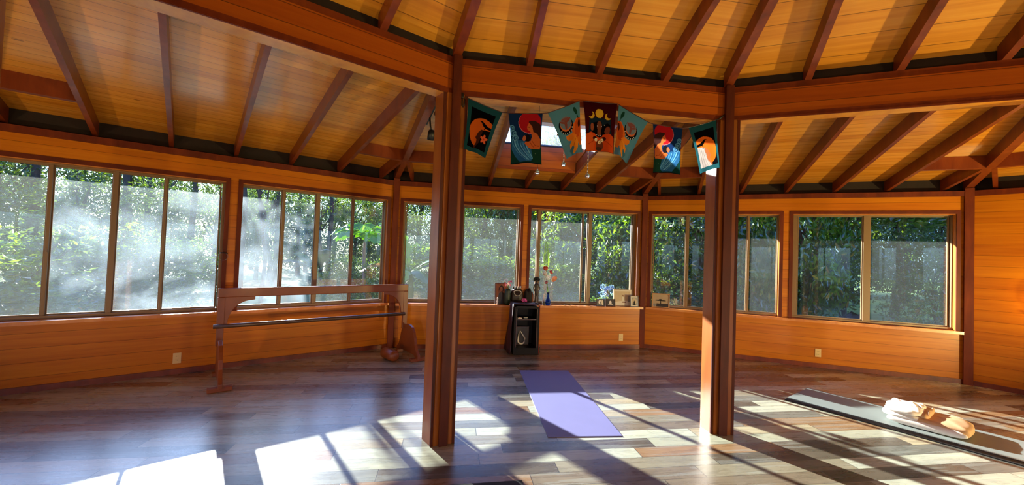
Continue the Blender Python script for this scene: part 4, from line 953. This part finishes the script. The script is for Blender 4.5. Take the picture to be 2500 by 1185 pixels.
fill_light(5.4, 1.2, (3.4, 5.0, 2.9), U_R, 'added unseen black uplight beyond the right edge of the view', col=(1.0, 0.80, 0.30))
# ------------------------------------------------------------------ the garden outside
GZ = -0.35
SE = Vector((0.485, -0.875, 0)); SP = Vector((0.875, 0.485, 0))
def hmax(x, y, r=1.0):
    """tallest a plant may grow at (x, y) without shading the sunlit windows"""
    q = x * SP.x + y * SP.y; s = -(x * SE.x + y * SE.y)
    if q < -2.3 - r * 0.6 or q > 7.8 + r * 0.6: return 99.0
    return 0.62 + 0.30 * max(0.0, s - r * 0.8 - 7.6)
def leaf_mesh(name, centres, size, mats, midx, up=0.35, aspect=0.42, seed=0):
    """a cloud of small folded leaves, each a pair of triangles on either side of its midrib"""
    rg = np.random.default_rng(seed); n = len(centres)
    a = rg.normal(size=(n, 3)); a[:, 2] -= up; a /= np.linalg.norm(a, axis=1)[:, None]
    b = rg.normal(size=(n, 3)); b -= (b * a).sum(1)[:, None] * a; b /= np.linalg.norm(b, axis=1)[:, None]
    c = np.cross(a, b); s = (size * rg.uniform(0.65, 1.3, n))[:, None]
    v = np.stack([centres - a * s * .5, centres + b * s * aspect * .5 + c * s * .10, centres + a * s * .5 - c * s * .06, centres - b * s * aspect * .5 + c * s * .10], 1).reshape(-1, 3)
    k = np.arange(n)[:, None] * 4; f = np.concatenate([k + [[0, 1, 2]], k + [[0, 2, 3]]], 1).reshape(-1, 3)
    me = bpy.data.meshes.new(name)
    me.vertices.add(len(v)); me.vertices.foreach_set('co', v.astype(np.float32).ravel())
    me.loops.add(f.size); me.loops.foreach_set('vertex_index', f.astype(np.int32).ravel())
    me.polygons.add(len(f)); me.polygons.foreach_set('loop_start', (np.arange(len(f)) * 3).astype(np.int32)); me.polygons.foreach_set('loop_total', np.full(len(f), 3, np.int32))
    for m in mats: me.materials.append(MATS[m])
    me.polygons.foreach_set('material_index', np.repeat(midx, 2).astype(np.int32)); me.update(calc_edges=True); return me
def clumpy(nclump, per, rad, crad, seed, squash=0.7, low=-0.9):
    rg = np.random.default_rng(seed); out = []
    for k in range(nclump):
        d = rg.normal(size=3); d /= np.linalg.norm(d); d[2] = max(d[2], low)
        c = d * np.array(rad) * rg.uniform(0.45, 1.0) ** 0.6
        p = rg.normal(size=(per, 3)); p /= np.linalg.norm(p, axis=1)[:, None]; p *= rg.uniform(0.35, 1.0, per)[:, None] ** 0.5 * crad * rg.uniform(.7, 1.3); p[:, 2] *= squash
        out.append(p + c)
    return np.concatenate(out)
def crown(name, nclump, per, rad, crad, size, mats, w, seed, **k):
    p = clumpy(nclump, per, rad, crad, seed); p = p / np.abs(p).max(0)[None]; rg = np.random.default_rng(seed + 1)
    mi = np.repeat(rg.choice(len(mats), nclump, p=w), per); sw = rg.random(len(p)) < .15; mi[sw] = rg.choice(len(mats), sw.sum(), p=w)
    return leaf_mesh(name, p, size, mats, mi, seed=seed + 2, **k)
LM = ['leaf_dark', 'leaf_mid', 'leaf_bright', 'leaf_blue']
CR = {  # unit-size crowns, radius about 1
    'shrub': [crown('leaves', 70, 60, (1, 1, .95), .26, .085, LM, [.2, .45, .3, .05], 100 + k) for k in range(3)],
    'dark': [crown('leaves', 80, 60, (1, 1, 1), .24, .075, LM, [.55, .25, .05, .15], 120 + k) for k in range(3)],
    'broad': [crown('leaves', 70, 95, (1, 1, .9), .26, .088, LM, [.15, .5, .33, .02], 140 + k, up=0.9) for k in range(3)],
    'airy': [crown('leaves', 44, 34, (1, 1, 1), .2, .06, LM, [.5, .25, .05, .2], 160 + k) for k in range(3)],
    'far': [crown('leaves', 150, 80, (1, 1, 1), .17, .042, LM, [.66, .24, .03, .07], 180 + k) for k in range(3)],
}
TR = []
for k in range(3):
    b = MB(); rg = np.random.default_rng(200 + k)
    b.tube([(0, 0, 0), (0.03 * rg.normal(), 0.03 * rg.normal(), .3), (0.06 * rg.normal(), 0.06 * rg.normal(), .65), (0.05, 0.02, 1.0)], [.05, .04, .032, .012], 'bark', 8)
    for j in range(6):
        z = .45 + .08 * j; a = rg.uniform(0, 6.28)
        b.tube([(0.03, 0, z), (.12 * math.cos(a), .12 * math.sin(a), z + .10), (.3 * math.cos(a), .3 * math.sin(a), z + .24)], [.018, .012, .004], 'bark', 6)
    TR.append(b.mesh('trunk'))
ntree = [0]
def plant(name, kind, az, D, w, h, label, cat, group=None, base=0.0, trunk=True, clampz=True, ramp_=0.15):
    """crown of half-width w reaching height h above the ground, standing D metres from the camera at azimuth az"""
    a = math.radians(az); x, y = CAM.x + D * math.sin(a), CAM.y + D * math.cos(a)
    if clampz: h = min(h, max(0.7, hmax(x, y, w) - GZ))
    k = ntree[0] = ntree[0] + 1
    e = empty(name, label, cat, (x, y, GZ), random.uniform(0, 6.28), group)
    lo = base; hz = (h - lo) / 2
    o = link('foliage', CR[kind][k % 3], e); o.location = (0, 0, lo + hz); o.scale = (w, w, hz)
    if trunk:
        t = link('trunk', TR[k % 3], e); ts = max(w * .9, h * .35); t.scale = (ts, ts, h * 0.85)
    return e
G1 = 'far forest trees beyond the garden'; G2 = 'dense hedge bushes along the garden edge'
# bushes close to the left windows
for az, D, w, h, kd, lab in ((-45, 10.2, 1.9, 2.9, 'shrub', 'bright green bush close outside the leftmost pane'), (-40.5, 11.2, 1.5, 2.2, 'shrub', 'lush leafy bush outside the second pane of the leftmost window'),
    (-36, 12.4, 1.5, 2.2, 'shrub', 'low bright bush outside the third pane of the leftmost window'), (-32, 12.6, 1.4, 2.0, 'shrub', 'low green bush outside the last pane of the leftmost window'),
    (-8.3, 11.0, 0.8, 1.7, 'shrub', 'low yellow-green bush at the foot of the papaya tree'), (-13.2, 12.5, 1.0, 1.6, 'shrub', 'small green bush left of the papaya tree trunk'),
    (-2.5, 12.6, 1.5, 2.5, 'shrub', 'leafy bush right behind the banana plant'), (3.0, 13.5, 2.0, 3.6, 'shrub', 'dense bush behind the window right of the left inner post'),
    (8.0, 12.5, 2.0, 3.4, 'dark', 'dark dense bush behind the tall framed portrait'), (13.5, 13.0, 2.0, 3.5, 'dark', 'dark bush behind the blue flower vase'),
    (19.0, 13.5, 2.1, 4.2, 'shrub', 'big green bush behind the pale wide pane of the back wall'),
    (23.0, 10.6, 1.5, 3.9, 'broad', 'large-leaved tree hanging over the small dark photo frames'),
    (28.5, 12.0, 1.9, 4.0, 'dark', 'dark tree behind the bonsai photo frame'), (34.0, 12.2, 2.0, 4.0, 'dark', 'dark tree behind the right inner post'),
    (31.5, 10.8, 1.2, 1.5, 'shrub', 'low bright shrub behind the bonsai photo frame'), (39.0, 12.6, 1.4, 4.6, 'broad', 'leafy tree in the pane right of the right inner post'),
    (44.2, 12.0, 1.5, 4.4, 'broad', 'bright green tree filling the left pane of the rightmost window'), (46.5, 13.5, 1.3, 2.2, 'dark', 'dark shrub below the bright tree in the rightmost window'),
    (55.5, 12.5, 1.0, 2.2, 'dark', 'small dark tree at the right edge of the sunny lawn')):
    plant('garden_tree' if h > 3.3 else 'garden_bush', kd, az, D, w, h, lab, 'tree' if h > 3.3 else 'bush')
plant('garden_tree', 'broad', 57.0, 12.6, 2.5, 5.2, 'tree whose canopy overhangs the sunny lawn in the rightmost window', 'tree', base=2.55)
plant('garden_tree', 'broad', 48.6, 13.6, 1.7, 5.4, 'tree with high canopy left of the sunny lawn', 'tree', base=2.5)
plant('garden_tree', 'broad', 52.6, 19.5, 2.6, 7.5, 'tree with a high crown standing behind the sunny lawn', 'tree', base=2.9)
# the taller tree whose crown shades part of the second left window
e = empty('garden_tree', 'slender tree with high crown between the two left windows', 'tree', (-6.15, 12.95, GZ), 0.4)
t = link('trunk', TR[1], e); t.scale = (1.2, 1.2, 4.9)
o = link('foliage', CR['dark'][0], e); o.location = (0.15, 0, 4.45); o.scale = (1.0, .95, .85)
# second and third rows
for k in range(11):
    az = -48 + k * 5.2 + random.uniform(-1, 1)
    plant('forest_tree', 'far' if k % 3 else 'airy', az, random.uniform(17, 21), random.uniform(1.9, 2.6), random.uniform(4.5, 6.5), 'tree in the near forest row left of the banana plant' if az < -6 else 'forest tree behind the bushes of the back windows', 'tree', G1 if az >= -6 else 'near forest trees on the left', base=random.uniform(0.2, 1.4))
for k in range(12):
    az = 8 + k * 4.3 + random.uniform(-1, 1)
    if 49.8 < az < 56: continue
    plant('forest_tree', 'far' if k % 2 else 'dark', az, random.uniform(17, 22), random.uniform(2.2, 2.8), random.uniform(5, 7), 'forest tree behind the bushes of the back windows' if az < 28 else 'forest tree behind the right windows', 'tree', G1 if az < 28 else 'forest trees on the right', base=random.uniform(0, .5))
for k in range(34):
    az = -52 + k * 3.4 + random.uniform(-1, 1)
    plant('forest_tree', 'far', az, random.uniform(30, 40), random.uniform(3.2, 4.4), random.uniform(9, 12), 'tall dark tree of the far forest edge', 'tree', 'tall trees of the far forest edge', base=0)
# slender trunks standing in the forest on the left
b = MB(); b.tube([(0, 0, 0), (.05, .02, 2), (0, .06, 4), (.06, 0, 5.6)], [.12, .10, .085, .05], 'bark', 8); ST = b.mesh('stem')
for k, (az, D) in enumerate(((-41.5, 19), (-38.7, 23), (-35.2, 18), (-33.5, 25), (-29.8, 21), (-25.2, 17.5), (-23.6, 24), (-21.7, 19), (-19.2, 27), (-17.4, 22), (-15.6, 18.5))):
    a = math.radians(az); x, y = CAM.x + D * math.sin(a), CAM.y + D * math.cos(a)
    o = link('tree_stem', ST); o.location = (x, y, GZ); o.rotation_euler.z = k; o.scale.z = min(1.0, (hmax(x, y, 0.1) - GZ) / 5.6); o.scale.x = o.scale.y = random.uniform(.7, 1.2)
    tag(o, 'bare slender tree trunk in the shady forest behind the left windows', 'tree trunk', 'slender trunks of the left forest')
# papaya
px, py = CAM.x + 11.5 * math.sin(math.radians(-11.3)), CAM.y + 11.5 * math.cos(math.radians(-11.3))
e = empty('papaya_tree', 'papaya tree with a thin pale trunk and a bright leafy top', 'tree', (px, py, GZ))
b = MB(); b.tube([(0, 0, 0), (.02, 0, .8), (-.01, 0, 1.7), (0, 0, 2.25)], [.055, .05, .045, .035], 'pale_bark', 10); b.build('trunk', e)
def palmate(mb, c, r, dr, m):
    c = Vector(c); d = Vector(dr).normalized(); side = d.cross(Vector((0, 0, 1))).normalized(); nz = side.cross(d)
    for k in range(7):
        a = (k - 3) * 0.62; v = d * math.cos(a) + side * math.sin(a); s_ = nz.cross(v); ln = r * (1.0 - .09 * abs(k - 3))
        tip = c + v * ln - nz * ln * .18; m1 = c + v * ln * .55 + nz * .02
        p = [c, m1 + s_ * ln * .16, tip, m1 - s_ * ln * .16, c + v * ln * .62 + s_ * ln * .27 - nz * .03, c + v * ln * .62 - s_ * ln * .27 - nz * .03]
        q = [w_ + nz * .003 for w_ in p]
        mb.add(p + q, [(0, 1, 2), (0, 2, 3), (1, 4, 2), (3, 2, 5), (6, 8, 7), (6, 9, 8), (7, 8, 10), (9, 11, 8)], m, True)
for k in range(12):
    a = k * 2.4; el_ = 0.5 - 0.055 * k; ln = .55 + .03 * (k % 4); bb = MB()
    p1 = Vector((math.cos(a) * ln * math.cos(el_), math.sin(a) * ln * math.cos(el_), 2.2 + ln * math.sin(el_)))
    bb.tube([(0, 0, 2.2), tuple(p1 * .5 + Vector((0, 0, 1.1 + .05))), tuple(p1)], [.012, .01, .008], 'fern_green', 6)
    palmate(bb, p1, .42, (math.cos(a), math.sin(a), -.45), 'glow_leaf' if k % 3 else 'banana_leaf'); bb.build('leaf', e)
# banana plants
def banana(az, D, leaves, label, stem=1.3):
    a = math.radians(az); x, y = CAM.x + D * math.sin(a), CAM.y + D * math.cos(a)
    e = empty('banana_plant', label, 'banana plant', (x, y, GZ), -a)
    b = MB(); b.tube([(0, 0, 0), (.02, 0, stem * .6), (0, 0, stem)], [.12, .10, .07], 'stem_green', 12); b.build('trunk', e)
    for (dx, dy, ln, wd, rise, droop, m) in leaves:
        mb = MB(); n = 14; v = []; d = Vector((dx, dy, 0)).normalized(); s_ = Vector((-d.y, d.x, 0))
        for k in range(n + 1):
            f = k / n; p = d * ln * f * (1 - .15 * f) + Vector((0, 0, stem + rise * math.sin(min(f * 1.6, 1.6)) - droop * f * f))
            hw_ = wd * (math.sin(PI * min(1, max(0, (f - .12) / .88))) ** .6 if f > .12 else .02) * .5 + .006
            rag = .03 * math.sin(9 * f * 3)
            v += [p - s_ * (hw_ + rag * (f > .2)) - Vector((0, 0, hw_ * .35)), p, p + s_ * (hw_ - rag * (f > .2)) - Vector((0, 0, hw_ * .35))]
        v2 = [q + Vector((0, 0, .004)) for q in v]; N = len(v)
        fs = []
        for k in range(n):
            for j in (0, 1):
                q = k * 3 + j; fs += [(q, q + 1, q + 4, q + 3), (N + q, N + q + 3, N + q + 4, N + q + 1)]
        mb.add(v + v2, fs, m, True); mb.tube([v[k * 3 + 1] for k in range(n + 1)], [.018 * (1 - k / n) + .003 for k in range(n + 1)], 'fern_green', 6)
        mb.build('leaf', e)
banana(-5.3, 11.0, [(-.3, -.6, 1.1, .42, 1.25, .15, 'banana_leaf'), (1, -.3, 1.3, .42, .75, .5, 'leaf_blue'), (1, .2, 2.0, .42, .72, .55, 'leaf_blue'), (-1, -.2, 1.5, .46, .55, .55, 'dead_banana_leaf'), (-.4, -.8, 1.0, .5, .35, .75, 'banana_leaf'), (.5, -1, 1.1, .4, .3, .5, 'leaf_mid'), (-.8, .5, 1.3, .4, 1.0, .2, 'banana_leaf')],
       'banana plant with glowing leaves behind the corner by the left inner post', 1.2)
banana(-17.0, 16.0, [(-1, -.3, 1.5, .45, .7, .4, 'leaf_blue'), (1, -.2, 1.4, .42, .8, .4, 'leaf_mid'), (.2, -.8, 1.4, .45, 1.0, .2, 'leaf_blue'), (-.4, .5, 1.5, .45, .9, .3, 'leaf_mid')], 'distant banana plant on the lawn behind the second left window', 0.9)
banana(-34.4, 14.5, [(-1, -.3, 1.4, .4, .8, .5, 'leaf_blue'), (1, -.2, 1.5, .42, .7, .4, 'leaf_blue'), (.2, -.8, 1.2, .4, .9, .3, 'leaf_mid')], 'banana plant behind the hazy panes of the leftmost window', 1.1)
# blue flowers in the hedge
for az, D, z, lab in ((22.2, 9.6, 0.95, 'blue flowering bush outside, above the small dark photo frames'), (2.1, 12.0, .8, 'small blue flowering bush outside, left of the tall portrait')):
    a = math.radians(az); e = empty('flowering_bush', lab, 'bush', (CAM.x + D * math.sin(a), CAM.y + D * math.cos(a), GZ))
    p = clumpy(14, 26, (.22, .22, .24), .07, 300 + int(az)); o = link('blossoms', leaf_mesh('blossoms', p, .05, ['petal_blue'], np.zeros(len(p)), aspect=.8, seed=5), e); o.location.z = z
    p = clumpy(30, 40, (.4, .4, z * .5), .12, 320 + int(az)); o = link('foliage', leaf_mesh('leaves', p, .07, LM, np.random.default_rng(3).choice(4, len(p)), seed=6), e); o.location.z = z * .5
# lava rocks bordering the lawn in the rightmost window
rl = ['dark lava rock at the left end of the lawn border', 'second dark lava rock from the left of the lawn border', 'pale-topped lava rock in the middle of the lawn border', 'low dark lava rock right of the pale-topped one', 'dark lava rock at the right end of the lawn border', 'small dark lava rock behind the lawn border']
for k, (az, D, r, h) in enumerate(((49.3, 11.2, .50, .46), (51.0, 11.6, .34, .30), (52.6, 11.3, .42, .30), (54.2, 11.5, .40, .34), (55.8, 11.2, .42, .30), (50.4, 12.4, .40, .34))):
    a = math.radians(az); b = MB(); b.ellipsoid((0, 0, 0), (r, r * .8, h), 'lava_rock', 12, 8, 0.16); o = b.build('lava_rock'); o.location = (CAM.x + D * math.sin(a), CAM.y + D * math.cos(a), GZ + h * .75); o.rotation_euler.z = k; tag(o, rl[k], 'rock', 'lava rocks at the lawn edge')
# ------------------------------------------------------------------ light, camera, render settings
SUN_EL = math.radians(16.8)
sd = Vector((0.485 * math.cos(SUN_EL), -0.875 * math.cos(SUN_EL), -math.sin(SUN_EL)))
sl = bpy.data.lights.new('sun', 'SUN'); sl.energy = 29.0; sl.angle = math.radians(0.6); sl.color = (1.0, 0.99, 0.94)
so = bpy.data.objects.new('sun', sl); COL.objects.link(so); so.rotation_euler = sd.to_track_quat('-Z', 'Y').to_euler(); so.location = (-10, 18, 12)
W = bpy.data.worlds.new('sky'); SC.world = W; W.use_nodes = True; nt = W.node_tree
bg = nt.nodes['Background']; st = nt.nodes.new('ShaderNodeTexSky'); st.sky_type = 'NISHITA'; st.sun_disc = False
st.sun_elevation = SUN_EL; st.sun_rotation = math.atan2(-0.485, 0.875); st.air_density = 1.0; st.dust_density = 1.0
mx = nt.nodes.new('ShaderNodeMix'); mx.data_type = 'RGBA'; mx.blend_type = 'MULTIPLY'; mx.inputs[0].default_value = 1.0; mx.inputs[7].default_value = (0.50, 0.80, 1.60, 1)
nt.links.new(st.outputs[0], mx.inputs[6]); nt.links.new(mx.outputs[2], bg.inputs[0]); bg.inputs[1].default_value = 0.48
cd = bpy.data.cameras.new('camera'); cam = bpy.data.objects.new('camera', cd); COL.objects.link(cam)
cd.sensor_fit = 'HORIZONTAL'; cd.sensor_width = 36; cd.lens = 36 * 976.0 / 2500; cd.clip_start = 0.05; cd.clip_end = 500
yaw, pitch, roll = 0.1545, 0.0249, 0.0364
fw = Vector((math.sin(yaw) * math.cos(pitch), math.cos(yaw) * math.cos(pitch), math.sin(pitch)))
rt = Vector((math.cos(yaw), -math.sin(yaw), 0)); up = rt.cross(fw)
r2 = math.cos(roll) * rt + math.sin(roll) * up; u2 = -math.sin(roll) * rt + math.cos(roll) * up
cam.matrix_world = Matrix(((r2.x, u2.x, -fw.x, CAM.x), (r2.y, u2.y, -fw.y, CAM.y), (r2.z, u2.z, -fw.z, CAM.z), (0, 0, 0, 1)))
SC.camera = cam
SC.view_settings.view_transform = 'Standard'; SC.view_settings.look = 'None'; SC.view_settings.gamma = 1.0; SC.view_settings.use_curve_mapping = False
SC.view_settings.exposure = 0.0
cy = SC.cycles
cy.use_denoising = True; cy.use_adaptive_sampling = True; cy.adaptive_threshold = 0.06; cy.adaptive_min_samples = 20; cy.max_bounces = 9; cy.diffuse_bounces = 4; cy.glossy_bounces = 3; cy.transmission_bounces = 5; cy.transparent_max_bounces = 16
cy.caustics_reflective = True; cy.caustics_refractive = False; cy.sample_clamp_indirect = 10.0
